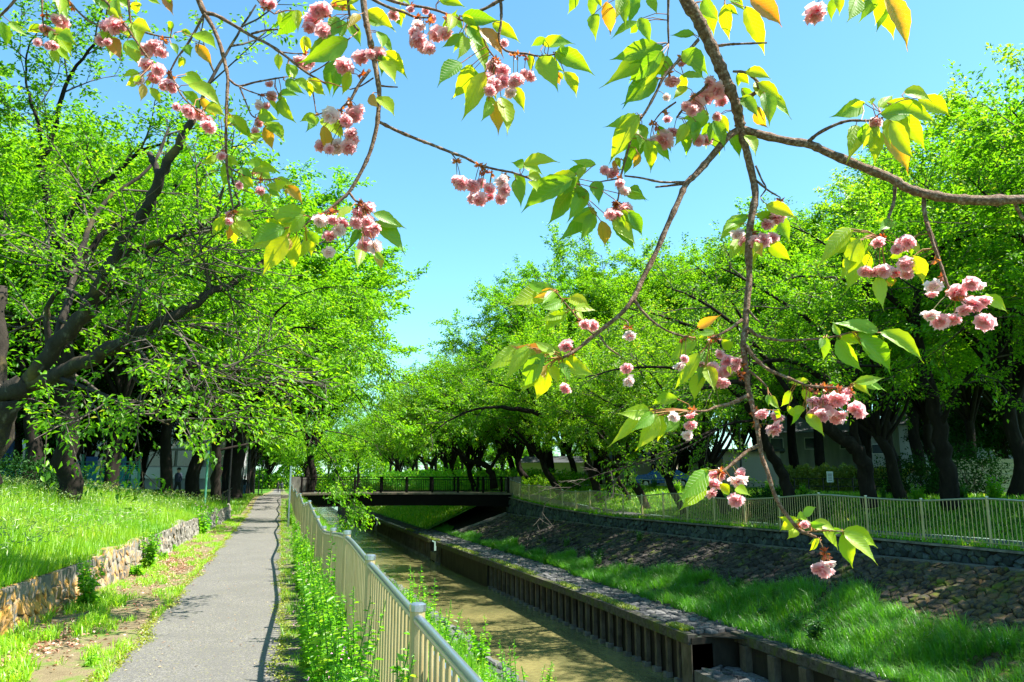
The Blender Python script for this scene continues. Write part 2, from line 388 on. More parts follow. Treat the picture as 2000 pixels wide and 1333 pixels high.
def leaf_cloud(B, D, Nn, L, W, rng, fold=.25, droop=.15):
    """two-triangle leaves: base B, direction D, face normal Nn (all n x 3)"""
    n = len(B); D = D / (np.linalg.norm(D, axis=1)[:, None] + 1e-9)
    S = np.cross(D, Nn); S /= np.linalg.norm(S, axis=1)[:, None] + 1e-9
    Nn = np.cross(S, D)
    L = np.broadcast_to(L, (n,))[:, None]; W = np.broadcast_to(W, (n,))[:, None]
    V = np.empty((n, 4, 3))
    V[:, 0] = B
    V[:, 1] = B + D * L * .45 - S * W * .5 + Nn * W * fold
    V[:, 2] = B + D * L - Nn * L * droop
    V[:, 3] = B + D * L * .45 + S * W * .5 + Nn * W * fold
    i = np.arange(n)[:, None] * 4
    Fc = np.concatenate([i + [[0, 1, 2]], i + [[0, 2, 3]]], 1).reshape(-1, 3)
    return V.reshape(-1, 3), Fc
def ncat(parts):
    Vs, Fs, off = [], [], 0
    for V, Fc in parts: Vs.append(V); Fs.append(Fc + off); off += len(V)
    return np.concatenate(Vs), np.concatenate(Fs)

# ------------------------------------------------------------------ the lie of the land (Y runs along the path, z 0 is the path)
def z_path(Y): return ip(Y, [0, 36, 44, 52, 60, 80, 175, 400], [0, 0, .12, .34, .34, -.1, -1.5, -2.0])
def x_wall(Y): return ip(Y, [0, 10, 13, 16, 25, 30, 36], [-3.0, -2.95, -2.72, -2.56, -2.4, -2.15, -2.0])
def wall_on(Y): return 1 - sm((Y - 34) / 3.5)
def z_left(X, Y):
    pl = ip(Y, [0, 8, 20, 30, 50, 62, 80], [1.25, 1.3, 1.42, 1.15, .62, .4, 0]) + np.where(Y > 62, z_path(Y), 0)
    d = x_wall(Y) - X
    edge = .56 * wall_on(Y) + z_path(Y) * (1 - wall_on(Y))
    z = edge + (np.maximum(pl, edge) - edge) * sm(d / 5.2)
    return z + .05 * np.sin(X * 1.7 + Y * .6) * sm(d / 2) + .04 * np.sin(Y * 1.3 - X) * sm(d / 2)
def x_r(Y): return ip(Y, [0, 20, 26, 34, 46, 57, 80, 95, 300], [10.0, 10.0, 9.95, 9.7, 9.25, 9.1, 8.7, 8.2, 8.0])
def x_l(Y): return ip(Y, [0, 15, 20, 32, 55, 76, 300], [4.75, 4.7, 4.62, 4.25, 4.25, 4.2, 4.0])
def x_f(Y): return ip(Y, [0, 15, 30, 45, 55, 80, 300], [16.8, 16.6, 16.15, 15.8, 15.6, 14.6, 14.0])
def z_r(Y): return ip(Y, [0, 15, 20, 27, 36, 44, 50, 54, 60, 90], [.1, .09, .06, -.05, -.17, -.06, .2, .44, .3, -.2])
def z_ledge(Y): return ip(Y, [0, 14, 26, 53, 90], [-.1, -.28, -.6, -.78, -.9])
def z_right(X, Y):
    d = X - x_f(Y)
    return z_r(Y) + sm((d - 2.6) / 4.5) * ip(Y, [0, 45, 60], [.95, .95, .3]) + .05 * np.sin(X * 1.1 + Y * .7) * sm(d / 4)
ZB, ZW = -2.1, -3.4     # berm level, water level

def loft(name, ys, xfun, nx, zfun, mat, noise_amp=0):
    """ground sheet between xfun(Y)[0] and xfun(Y)[1]"""
    ys = np.asarray(ys, float); V = []
    for y in ys:
        a, b = xfun(y); xs = a + (b - a) * np.linspace(0, 1, nx) ** 1.0
        V.append(np.stack([xs, np.full(nx, y), zfun(xs, np.full(nx, y))], 1))
    V = np.concatenate(V); i = np.arange(len(ys) - 1)[:, None] * nx + np.arange(nx - 1)[None]
    i = i.ravel(); Fc = np.stack([i, i + 1, i + nx + 1, i + nx], 1)
    o = link(name, me(name, V, Fc, mat, smooth=True)); o['kind'] = 'structure'; return o
YS = np.concatenate([np.arange(-6, 60, .75), np.arange(60, 120, 3), np.arange(120, 420, 20)])
loft('path', YS, lambda y: (-1.42, .08), 5, lambda x, y: z_path(y) + .008, M_ASPH)
loft('left_verge', YS, lambda y: (min(float(x_wall(y)), -1.9) - .12, -1.40), 6, lambda x, y: z_path(y) + .004 + .02 * np.sin(x * 9 + y * 3), M_DIRT)
loft('right_verge', YS, lambda y: (.06, 1.0), 5, lambda x, y: z_path(y) + .0 + .01 * np.sin(x * 13 + y * 4), M_GRAVEL)
loft('left_bank', YS, lambda y: (-14.0, float(x_wall(y)) - .10 * wall_on(y)), 26, z_left, M_LAWN)
loft('woodland_floor', YS, lambda y: (-160.0, -14.0), 30, z_left, M_FORESTG)
loft('river_slope_left', YS, lambda y: (1.0, float(x_l(y)) - .6), 10, lambda x, y: z_path(y) + (ZB - z_path(y)) * sm((x - 1.0) / (x_l(y) - 1.8)) * .999, M_LAWN)
loft('riverbed', YS, lambda y: (float(x_l(y)) - .3, float(x_r(y)) + .4), 4, lambda x, y: 0 * x - 4.2, M_MUD)
o = loft('water', YS, lambda y: (float(x_l(y)) - .2, float(x_r(y)) + .32), 4, lambda x, y: 0 * x + ZW, M_WATER)
loft('berm_soil', YS, lambda y: (float(x_r(y)) + (1.3 if y < 17.8 else .3), float(x_r(y)) + 2.6), 4, lambda x, y: 0 * x + ZB - .05, M_MORTAR)
loft('bank_soil', YS, lambda y: (float(x_r(y)) + 2.2, float(x_f(y)) - .16), 8, lambda x, y: ZB - .06 + (z_ledge(y) - ZB) * np.clip((x - x_r(y) - 2.2) / (x_f(y) - .16 - x_r(y) - 2.2), 0, 1), M_MORTAR)
loft('right_verge_grass', YS, lambda y: (float(x_f(y)) - .16, float(x_f(y)) + .5), 3, lambda x, y: z_r(y) + 0 * x, M_LAWN)
loft('far_path', YS, lambda y: (float(x_f(y)) + .5, float(x_f(y)) + 2.3), 3, lambda x, y: z_r(y) + .006 + 0 * x, M_RPATH)
loft('right_lawn', YS, lambda y: (float(x_f(y)) + 2.3, float(x_f(y)) + 24), 30, z_right, M_LAWN)
loft('right_ground', YS, lambda y: (float(x_f(y)) + 24, 220.0), 12, z_right, M_FORESTG)
V = np.array([[-900, 400, -2.1], [900, 400, -2.1], [1500, 2400, -2.1], [-1500, 2400, -2.1.__float__()]])
o = link('far_ground', me('far_ground', V, [(0, 1, 2, 3)], M_FORESTG)); o['kind'] = 'structure'

# ------------------------------------------------------------------ stone fields
def vor(u0, u1, v0, v1, du, dv, seed, jit=.42):
    rg = random.Random(seed)
    nu = max(1, round((u1 - u0) / du)); nv = max(1, round((v1 - v0) / dv)); pts = {}
    for i in range(-1, nu + 1):
        for j in range(-1, nv + 1):
            sh = .5 if j % 2 else 0
            pts[i, j] = (i + .5 + sh + rg.uniform(-jit, jit), j + .5 + rg.uniform(-jit, jit))
    out = []
    for i in range(nu):
        for j in range(nv):
            cx, cy = pts[i, j]; poly = [(cx - 2, cy - 2), (cx + 2, cy - 2), (cx + 2, cy + 2), (cx - 2, cy + 2)]
            for a in (-2, -1, 0, 1, 2):
                for b in (-2, -1, 0, 1, 2):
                    q = pts.get((i + a, j + b))
                    if q is None or (a == 0 and b == 0): continue
                    mx, my = (cx + q[0]) / 2, (cy + q[1]) / 2; nx, ny = q[0] - cx, q[1] - cy
                    new = []
                    for k in range(len(poly)):
                        p, r = poly[k], poly[(k + 1) % len(poly)]
                        dp = (p[0] - mx) * nx + (p[1] - my) * ny; dr = (r[0] - mx) * nx + (r[1] - my) * ny
                        if dp <= 0: new.append(p)
                        if (dp <= 0) != (dr <= 0):
                            t = dp / (dp - dr); new.append((p[0] + (r[0] - p[0]) * t, p[1] + (r[1] - p[1]) * t))
                    poly = new
                    if not poly: break
                if not poly: break
            if len(poly) < 3: continue
            P = np.array([(min(max(x, 0), nu) / nu * (u1 - u0) + u0, min(max(y, 0), nv) / nv * (v1 - v0) + v0) for x, y in poly])
            keep = [k for k in range(len(P)) if np.linalg.norm(P[k] - P[k - 1]) > min(du, dv) * .07]
            if len(keep) < 3: continue
            out.append(P[keep])
    return out
def stone_field(owner, cells, mp, mat, hmin, hmax, near, seed, name='stone', gap=.06):
    """mp(u, v, h) -> world. The nearest 300 are parts, the rest one part."""
    rg = random.Random(seed); built = []
    for P in cells:
        c = P.mean(0); n = len(P); h = rg.uniform(hmin, hmax); tu, tv = rg.uniform(-.25, .25), rg.uniform(-.25, .25)
        size = np.abs(P - c).max(); rings = []
        for s, hh in ((1 - gap, -.05), (1 - gap - .02, h * .65), (.72, h)):
            Q = c + (P - c) * s
            rings.append(np.array([mp(q[0], q[1], hh + ((q[0] - c[0]) * tu + (q[1] - c[1]) * tv if hh > 0 else 0)) for q in Q]))
        V = np.concatenate(rings + [np.array([mp(c[0], c[1], h * 1.03)])])
        Fc = []
        for r in range(2):
            for k in range(n):
                a, b = r * n + k, r * n + (k + 1) % n; Fc.append((a, b, b + n, a + n))
        for k in range(n): Fc.append((2 * n + k, 2 * n + (k + 1) % n, 3 * n))
        built.append((near(V[-1]), V, Fc))
    built.sort(key=lambda b: b[0])
    for _, V, Fc in built[:300]:
        part(name, V, Fc, mat, owner)
    rest = built[300:]
    if rest:
        V, Fc = join([(b[1], b[2]) for b in rest])
        at = np.concatenate([np.full(len(b[2]), rg.random()) for b in rest])
        part('far_stones', V, Fc, mat, owner, attr=at, kind='stuff')
def near(p):
    x, y, d = prj(p)
    return np.linalg.norm(np.array(p) - CAM) + (60 if (d < 0 or x < -60 or x > 2060 or y > 1400) else 0)

sw = thing('stone_wall', (float(x_wall(15)), 15, 0), 'low retaining wall of upright grey stones with orange lichen beside the path', 'stone wall')
def mpw(u, v, h):
    top = .55 + .05 * math.sin(u * .9) + .04 * math.sin(u * 2.3)
    return np.array([x_wall(u) + h - .02 - .08 * v, u, (z_path(u) - .06) + v * (top + .08)])
stone_field(sw, vor(5.5, 36.0, 0, 1, .135, .36, 5, .40), mpw, M_STONE, .025, .06, near, 2)
ys = np.arange(5.5, 36.1, .5); bk = np.array([[x_wall(y) - .045 - (.16 if k > 1 else 0), y, (-.1, .52, .53, -.1)[k]] for y in ys for k in range(4)])
part('backing', bk, [(i * 4 + k, i * 4 + (k + 1) % 4, i * 4 + 4 + (k + 1) % 4, i * 4 + 4 + k) for i in range(len(ys) - 1) for k in range(4)], M_CONC, sw)

rw = thing('retaining_wall', (16.3, 20, -.3), 'dark rubble stone wall under the fence across the river', 'stone wall')
def mprw(u, v, h):
    return np.array([x_f(u) - .16 - h, u, z_ledge(u) - .03 + v * (z_r(u) - .04 - z_ledge(u))])
stone_field(rw, vor(10, 53.5, 0, 1, .22, .42, 7), mprw, M_STONE2, .03, .10, near, 3)
ys = np.arange(9, 54, 1.0)
ysb = np.arange(9, 110, 1.5)
part('backing', np.array([[x_f(y) - .17 + (.2 if k in (1, 2) else 0), y, (z_ledge(y) - .3 if k < 2 else z_r(y) - .06)] for y in ysb for k in range(4)]), [(i * 4 + k, i * 4 + (k + 1) % 4, i * 4 + 4 + (k + 1) % 4, i * 4 + 4 + k) for i in range(len(ysb) - 1) for k in range(4)], M_MORTAR, rw)
part('coping', np.array([[x_f(y) - .16 - (.14 if k in (0, 3) else -.2), y, z_r(y) - (.055 if k < 2 else 0.005)] for y in ys for k in range(4)]), [(i * 4 + k, i * 4 + (k + 1) % 4, i * 4 + 4 + (k + 1) % 4, i * 4 + 4 + k) for i in range(len(ys) - 1) for k in range(4)], M_CONC, rw)
part('ledge', np.array([[x_f(y) - .16 - (.38 if k in (0, 3) else -.05), y, z_ledge(y) - (.10 if k < 2 else 0.0)] for y in ys for k in range(4)]), [(i * 4 + k, i * 4 + (k + 1) % 4, i * 4 + 4 + (k + 1) % 4, i * 4 + 4 + k) for i in range(len(ys) - 1) for k in range(4)], M_CONC, rw)

sb = thing('stone_revetment', (13.5, 20, -1.2), 'sloping stone-faced bank between the river berm and the upper wall', 'stone bank')
def mpsb(u, v, h):
    x0, x1 = float(x_r(u)) + 2.0, float(x_f(u)) - .54
    z0, z1 = ZB - .06, float(z_ledge(u)) - .05
    t = v; L = math.hypot(x1 - x0, z1 - z0); nx, nz = -(z1 - z0) / L, (x1 - x0) / L
    return np.array([x0 + (x1 - x0) * t + nx * h, u, z0 + (z1 - z0) * t + nz * h])
stone_field(sb, vor(9.5, 52, 0, 1, .24, .05, 9), mpsb, M_STONE3, .02, .10, near, 4)
V, Fc = join([beam(mpsb(52.3, 0, .05), mpsb(52.3, 1, .05), .35, .22)])
part('end_kerb', V, Fc, M_CONC, sb)

cb = thing('cobbled_berm', (11, 20, ZB), 'narrow berm paved with rough grey cobbles along the river edge', 'paving')
def mpcb(u, v, h): return np.array([x_r(u) + .14 + v * (1.9 - .14), u, ZB - .05 + h])
def mpcb2(u, v, h): return np.array([x_r(u) + 1.32 + v * (2.2 - 1.32), u, ZB - .05 + h])
stone_field(cb, vor(18.2, 58, 0, 1, .25, .14, 11) , mpcb, M_COBBLE, .05, .10, near, 6)
cb2 = thing('lower_paving', (11.5, 16, ZB), 'set-back strip of cobbles above the lower river landing', 'paving')
stone_field(cb2, vor(10, 18.1, 0, 1, .25, .26, 12), mpcb2, M_COBBLE, .05, .10, near, 8)
part('edge_beam', *join([box((x_r(14) + 1.24, 14.0, ZB - .10), (.16, 8.2, .22))]), M_CAPC, cb2)
part('back_wall', *join([box((x_r(14) + 1.34, 14.0, ZB - .62), (.12, 8.2, .82))]), M_PANEL, cb2)
for k in range(7):
    part('pier', *box((x_r(14) + 1.20, 10.6 + k * 1.15, ZB - .55), (.2, .26, .66)), M_PILE, cb2)
ld = thing('river_landing', (10.6, 14, -2.85), 'lower stone-paved landing step at the water edge', 'landing')
part('slab', *box((x_r(14) + .62, 13.9, -3.2), (1.24, 8.2, .56)), M_CONC, ld)
stone_field(ld, vor(9.9, 17.9, 0, 1, .42, .34, 13), lambda u, v, h: np.array([x_r(u) + .03 + v * 1.12, u, -2.92 + h]), M_COBBLE, .02, .06, near, 9)

# piled river wall
pw = thing('piled_river_wall', (10, 24, ZW), 'river wall of concrete piles with dark recessed panels and mossy cap', 'river wall')
ysn = list(np.arange(18.0, 120.1, 1.0))
def strip(y0, y1, xa, xb, za, zb, step=1.0):
    ys = np.arange(y0, y1 + 1e-6, step)
    V = [[x_r(y) + xx, y, zz] for y in ys for xx, zz in ((xa, za), (xb, za), (xb, zb), (xa, zb))]
    Fc = [(i * 4 + k, i * 4 + (k + 1) % 4, i * 4 + 4 + (k + 1) % 4, i * 4 + 4 + k) for i in range(len(ys) - 1) for k in range(4)]
    Fc += [(0, 1, 2, 3), tuple(len(V) - 4 + k for k in range(4))[::-1]]
    return V, Fc
for a, b in ((18, 47.6), (49.4, 74.6), (76.4, 120)):
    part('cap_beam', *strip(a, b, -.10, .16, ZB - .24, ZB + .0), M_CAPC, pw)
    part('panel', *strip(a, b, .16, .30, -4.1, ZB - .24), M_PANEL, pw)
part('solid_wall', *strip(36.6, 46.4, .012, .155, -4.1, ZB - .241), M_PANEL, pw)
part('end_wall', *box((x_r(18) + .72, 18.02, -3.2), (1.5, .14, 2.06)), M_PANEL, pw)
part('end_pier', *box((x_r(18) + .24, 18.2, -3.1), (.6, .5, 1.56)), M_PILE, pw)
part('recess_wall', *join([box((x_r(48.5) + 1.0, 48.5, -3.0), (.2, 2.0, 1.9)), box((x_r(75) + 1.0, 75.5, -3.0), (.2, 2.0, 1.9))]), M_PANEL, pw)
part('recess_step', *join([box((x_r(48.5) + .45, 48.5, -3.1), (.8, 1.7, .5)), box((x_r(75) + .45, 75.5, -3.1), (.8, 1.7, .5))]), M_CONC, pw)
pile = me('pile', *join([box((0, 0, -.02), (.13, .11, 1.5)), ]), M_PILE); foot = me('footing', *box((0, 0, 0), (.2, .2, .14)), M_CONC)
for k in range(140):
    y = 18.75 + k * .62
    if 36.4 < y < 46.6 or 47.5 < y < 49.6 or 74.5 < y < 76.5: continue
    if y > 96: break
    o = link('pile', pile, pw, (x_r(y) + .06 - 10, y - 24, -2.98 - ZW + random.uniform(-.01, .01)))
    o2 = link('footing', foot, o, (-.045, 0, -.37))
lw = thing('left_river_wall', (4.6, 20, ZW), 'low concrete and stone wall on the near side of the river', 'river wall')
def lstrip(y0, y1, xa, xb, za, zb):
    ys = np.arange(y0, y1 + 1e-6, 1.0)
    V = [[x_l(y) + xx, y, zz] for y in ys for xx, zz in ((xa, za), (xb, za), (xb, zb), (xa, zb))]
    Fc = [(i * 4 + k, i * 4 + (k + 1) % 4, i * 4 + 4 + (k + 1) % 4, i * 4 + 4 + k) for i in range(len(ys) - 1) for k in range(4)]
    return V, Fc
part('wall_face', *lstrip(2, 120, -.35, 0, -4.1, ZB - .08), M_CONC, lw)
stone_field(lw, vor(6, 46, 0, 1, .42, .33, 15), lambda u, v, h: np.array([x_l(u) - .80 + v * .86, u, ZB - .10 + h]), M_COBBLE, .06, .13, near, 19)
# riverbed sill making the small weir ripple
for yy, ww in ((31.5, 0), (40.5, 1)):
    o = link('weir_sill', me('weir_sill', *box(((x_l(yy) + x_r(yy)) / 2, yy, ZW - .13), (x_r(yy) - x_l(yy) + .2, .5, .25)), M_CONC)); o['kind'] = 'structure'

# ------------------------------------------------------------------ bridge
bA = np.array([.85, 54.9, .52]); bB = np.array([15.75, 52.7, .52])
bu = (bB - bA); BL = np.linalg.norm(bu); bu /= BL; bn = np.array([-bu[1], bu[0], 0]); bn = bn if bn[1] > 0 else -bn
br = thing('footbridge', tuple((bA + bB) / 2), 'dark brown steel girder footbridge with railings crossing the river', 'bridge')
def bp(t, s, z): return bA + bu * (t * BL) + bn * s + np.array([0, 0, z])
BW = 3.6
n = 24
for s, nm in ((0, 'girder'), (BW, 'girder')):
    V = []
    for i in range(n + 1):
        t = i / n; arch = .13 * (1 - (2 * t - 1) ** 2)
        for ss, zz in ((0, -.86 + arch), (.16, -.86 + arch), (.16, -.03 + arch * .4), (0, -.03 + arch * .4)): V.append(bp(t, s + ss, zz))
    part(nm, V, [(i * 4 + k, i * 4 + (k + 1) % 4, i * 4 + 4 + (k + 1) % 4, i * 4 + 4 + k) for i in range(n) for k in range(4)] + [(0, 1, 2, 3), (n * 4 + 3, n * 4 + 2, n * 4 + 1, n * 4)], M_BRIDGE, br)
V = []
for i in range(n + 1):
    t = i / n; arch = .052 * (1 - (2 * t - 1) ** 2)
    for ss, zz in ((-.14, -.02 + arch), (BW + .3, -.02 + arch), (BW + .3, .1 + arch), (-.14, .1 + arch)): V.append(bp(t, ss, zz))
part('deck', V, [(i * 4 + k, i * 4 + (k + 1) % 4, i * 4 + 4 + (k + 1) % 4, i * 4 + 4 + k) for i in range(n) for k in range(4)] + [(0, 1, 2, 3), (n * 4 + 3, n * 4 + 2, n * 4 + 1, n * 4)], M_DECK, br)
V, Fc = beam(bp(0, 1.8, -.5), bp(1, 1.8, -.5), 3.2, .1); part('soffit', V, Fc, M_BRIDGE, br)
for s in (0.0, BW + .1):
    part('top_rail', *beam(bp(.03, s, 1.2), bp(.975, s, 1.2), .10, .07), M_BRIDGE, br)
    part('bottom_rail', *beam(bp(.03, s, .24), bp(.975, s, .24), .05, .05), M_BRIDGE, br)
    part('middle_rail', *beam(bp(.03, s, 1.02), bp(.975, s, 1.02), .04, .04), M_BRIDGE, br)
    for k in range(9):
        t = .035 + k * .1172
        part('post', *beam(bp(t, s, .05), bp(t, s, 1.17), .14, .12), M_BRIDGE, br)
        if k < 8:
            for j in range(1, 14):
                tt = t + .1172 * j / 14
                part('baluster', *beam(bp(tt, s, .25), bp(tt, s, 1.01), .022, .022), M_BRIDGE, br)
for t, s in ((-.005, 0), (1.0, 0), (-.005, BW + .1), (1.0, BW + .1)):
    part('end_pillar', *beam(bp(t + .012, s, -.1), bp(t + .012, s, 1.22), .55, .42), M_CONC, br)
for t in (-.02, 1.02):
    V, Fc = beam(bp(t, -.4, -1.3), bp(t, BW + .6, -1.3), .9, 2.6); part('abutment', V, Fc, M_CONC, br)

# ------------------------------------------------------------------ fences
def fence(name, xf, zf, y0, nspan, hts, label, npick, rev=False):
    root = thing(name, (float(xf(y0)), y0, float(zf(y0))), label, 'fence')
    def ztop(y): return zf(y) + hts(y)
    ysr = np.arange(y0, y0 + nspan * 2 + .01, .25)
    for a, b, sgn in (('top_rail', .0, 1), ('bottom_rail', 0, 0)):
        P = np.array([[xf(y), y, (ztop(y) if sgn else zf(y) + .10)] for y in ysr])
        V, Fc = tube(P, .025 if sgn else .016, 10 if sgn else 6)
        part(a, V, Fc, M_STEEL if sgn else M_CREAM, root, smooth=True)
    rest = []; cnt = 0
    order = [(k, j) for k in range(nspan) for j in range(1, npick + 1)]
    for k in range(nspan + 1):
        y = y0 + k * 2; zt = ztop(y) + .035
        V, Fc = tube([[xf(y), y, zf(y) - .1], [xf(y), y, zt]], .036, 12)
        p = part('post', V, Fc, M_CREAM, root, smooth=False)
        V, Fc = tube([[xf(y), y, zt + .001], [xf(y), y, zt + .03], [xf(y), y, zt + .036]], [.040, .040, .027], 12)
        part('cap', V, Fc, M_STEEL, p)
    unit = {}
    for k, j in order:
        y = y0 + k * 2 + j * 2 / (npick + 1)
        h = round(float(hts(y)) - .13, 2)
        if cnt < 300:
            if h not in unit: unit[h] = me('picket', *tube([[0, 0, 0], [0, 0, h]], .0105, 6, False), M_CREAM, smooth=True)
            link('picket', unit[h], root, (xf(y) - float(xf(y0)), y - y0, zf(y) + .11 - float(zf(y0)))); cnt += 1
        else: rest.append(tube([[xf(y), y, zf(y) + .11], [xf(y), y, zf(y) + .11 + h]], .0105, 4, False))
    if rest: part('far_pickets', *join(rest), M_CREAM, root, kind='stuff')
    return root
LT = np.array([[1.78, 1.10], [3.78, 1.135], [5.74, 1.17], [7.75, 1.21], [9.78, 1.11], [11.8, 1.01], [13.8, 1.06], [15.8, 1.12], [17.8, 1.2], [19.8, 1.1], [21.8, 1.02], [24, 1.1], [26, 1.2]])
def hleft(y):
    if y < 24: 
        s = ip(y, LT[:, 0], LT[:, 1]); return s + .0
    return 1.11 + .09 * math.cos((y - 26) * math.pi / 4)
LTS = spline(LT, 8)
def hl(y): return float(ip(y, LTS[:, 0], LTS[:, 1])) if y < 25.9 else 1.11 + .09 * math.cos((y - 26) * math.pi / 4)
fence('near_fence', lambda y: float(ip(y, [0, 8, 55], [.665, .64, .58])), lambda y: float(z_path(y)), -.22, 27, hl, 'cream picket fence with wavy steel top rail beside the asphalt path', 16)
RTS = spline(np.array([[5, 1.12], [7, 1.2], [9, 1.1], [11, 1.02], [13, 1.08], [15.1, 1.16], [17.15, 1.07], [19.2, 1.11], [21.2, 1.17], [23.2, 1.06], [25.3, .98], [27.3, 1.02], [29.4, 1.1]]), 6)
def hr(y): return float(ip(y, RTS[:, 0], RTS[:, 1])) if y < 29.3 else 1.08 + .07 * math.cos((y - 30) * math.pi / 4)
fence('far_fence', lambda y: float(x_f(y)), lambda y: float(z_r(y)), 9.1, 22, hr, 'cream picket fence with wavy rail on top of the opposite river bank', 16)
nb = thing('notice_board', (.72, 3.2, .5), 'weathered printed board hanging on the fence rail beside the nearest visible post', 'notice board')
part('panel', *box((.715, 3.22 + .15, .72), (.008, .62, .52)), M_BOARD, nb)
part('frame', *join([box((.715, 3.37, .99), (.02, .66, .02)), box((.715, 3.37, .45), (.02, .66, .02))]), M_STEEL, nb)

# ------------------------------------------------------------------ trees
rg = np.random.default_rng(77)
class TB:
    def __init__(s): s.t = []; s.b = []; s.sites = []; s.bare = []
def rnd_perp(d, rng):
    v = rng.normal(size=3); v -= d * (v @ d); return v / (np.linalg.norm(v) + 1e-9)
def wig(p, d, L, n, rng, wob, lift):
    P = [np.array(p, float)]; d = np.array(d, float); s = L / n
    for i in range(n):
        d = d + rng.normal(size=3) * wob + np.array([0, 0, lift]); d /= np.linalg.norm(d)
        P.append(P[-1] + d * s)
    return np.array(P)
def at(P, t):
    x = t * (len(P) - 1); i = min(int(x), len(P) - 2); f = x - i
    return P[i] * (1 - f) + P[i + 1] * f, (P[i + 1] - P[i]) / (np.linalg.norm(P[i + 1] - P[i]) + 1e-9)
def sprout(tb, P, r0, rng, lv, cfg):
    n, L, ang, lift, f0 = cfg[lv]
    for k in range(n):
        t = f0 + (1 - f0) * (k + rng.random()) / n
        p, d = at(P, min(t, .999)); q = rnd_perp(d, rng)
        q[2] *= .55; q /= np.linalg.norm(q) + 1e-9
        a = ang * rng.uniform(.7, 1.25); dd = d * math.cos(a) + q * math.sin(a)
        l = L * rng.uniform(.6, 1.2) * (1.15 - .5 * t)
        last = lv == len(cfg) - 1
        r = r0 * (.5 if lv < len(cfg) - 1 else .4)
        C = wig(p, dd, l, 4 if not last else 3, rng, .13, lift)
        tb.b.append(tube(C, np.linspace(max(r, .008), .004, len(C)), 4 if not last else 3, False))
        if last:
            m = max(2, int(l / cfg_step))
            for j in range(m):
                pp, d2 = at(C, min(.999, (j + .6) / m)); tb.sites.append((pp, d2))
        else: sprout(tb, C, r, rng, lv + 1, cfg)
cfg_step = .22
def sprays(sites, rng, k, spread, L, W, updown=.35):
    S = np.array([s[0] for s in sites]); D = np.array([s[1] for s in sites]); n = len(S)
    t = np.tile(np.linspace(0, 1, k), n); S = np.repeat(S, k, 0); D = np.repeat(D, k, 0)
    N0 = np.zeros((n, 3)); N0[:, 2] = 1; N0 += rng.normal(size=(n, 3)) * updown; N0 = np.repeat(N0, k, 0)
    side = np.tile(np.where(np.arange(k) % 2, 1, -1), n)[:, None]
    Q = np.cross(D, N0); Q /= np.linalg.norm(Q, axis=1)[:, None] + 1e-9
    B = S + (D + Q * rng.normal(size=(len(S), 1)) * .5) * (t[:, None] * spread) + rng.normal(size=S.shape) * spread * .22
    LD = D * .7 + Q * side * .8 + rng.normal(size=S.shape) * .3; LD[:, 2] -= .25
    N1 = N0 + rng.normal(size=S.shape) * .35
    l = L * rng.uniform(.65, 1.2, len(S))
    return leaf_cloud(B, LD, N1, l, l * W, rng)
def finish(tb, name, mats, rng, k, spread, L, W=.5):
    out = []
    V, Fc = join(tb.t); out.append(('trunk', me('trunk', V, Fc, mats[0], smooth=True)))
    V, Fc = join(tb.b); out.append(('branches', me('branches', V, Fc, mats[1], smooth=True)))
    if tb.sites:
        V, Fc = sprays(tb.sites, rng, k, spread, L, W)
        cl = np.repeat(rng.random(len(tb.sites)), k); a = np.clip(.6 * rng.random(len(Fc) // 2) + .45 * cl, 0, 1)
        out.append(('crown', me('crown', V, Fc, mats[2], attr=np.repeat(a, 2))))
    return out
def trunk_tube(P, r0, r1, rng, n=10, flare=1.5):
    C = spline(P, 4); m = len(C); r = np.linspace(r0, r1, m) * (1 + .02 * rng.normal(size=m)); r[0] *= flare; r[1] *= 1 + (flare - 1) * .35
    return C, tube(C, r, n)
def auto_tree(seed, Ht, Rr, fork, nl, mats, kind, lean=(0, 0), tr=.3, dens=1.0, L=.15, k=11, squash=1.0):
    rng = np.random.default_rng(seed); tb = TB()
    base = np.array([0, 0, -.3]); top = np.array([lean[0] * fork, lean[1] * fork, fork])
    C, T = trunk_tube([base, top * .35 + [rng.normal() * .1, rng.normal() * .1, 0], top * .7 + [rng.normal() * .12, rng.normal() * .12, 0], top], tr, tr * .75, rng)
    tb.t.append(T)
    cz = (Ht + fork) / 2 + .4; c = np.array([lean[0] * Ht * .6, lean[1] * Ht * .6, cz]); rz = (Ht - fork) / 2
    for i in range(nl):
        a = i * 2.4 + rng.uniform(-.3, .3); 
        if kind == 'z': e = math.asin(min(1, max(-.35, (i + .5) / nl * 1.35 - .33)))
        else: e = math.asin(min(.95, max(-.3, (i + .5) / nl * 1.2 - .25)))
        q = c + np.array([math.cos(a) * math.cos(e) * Rr * .72, math.sin(a) * math.cos(e) * Rr * .72, math.sin(e) * rz * .72])
        p0 = C[-1 - (i % 3)] if i % 4 else C[-1]
        mid = p0 + (q - p0) * .45; mid[2] += (.12 if kind == 'z' else .10) * np.linalg.norm(q - p0); mid[:2] = p0[:2] + (q[:2] - p0[:2]) * (.33 if kind == 'z' else .5)
        mid += rng.normal(size=3) * .25
        P = spline([p0, (p0 + mid) / 2 + rng.normal(size=3) * .15, mid, (mid + q) / 2 + rng.normal(size=3) * .3, q], 3)
        rr = tr * rng.uniform(.30, .46)
        tb.t.append(tube(P, np.linspace(rr, rr * .16, len(P)), 7, False))
        sprout(tb, P, rr * .4, rng, 0, [(int(7 * dens), Rr * .42, .9, .02 if kind == 'z' else -.01, .28), (int(6 * dens), Rr * .2, .8, 0, .15)])
    return finish(tb, kind, mats, rng, k, .34 if L < .16 else .45, L)
PROTO = {}
MZ = (M_BARK, M_TWIG, M_ZELK); MC = (M_BARK, M_TWIG, M_CHERRY)
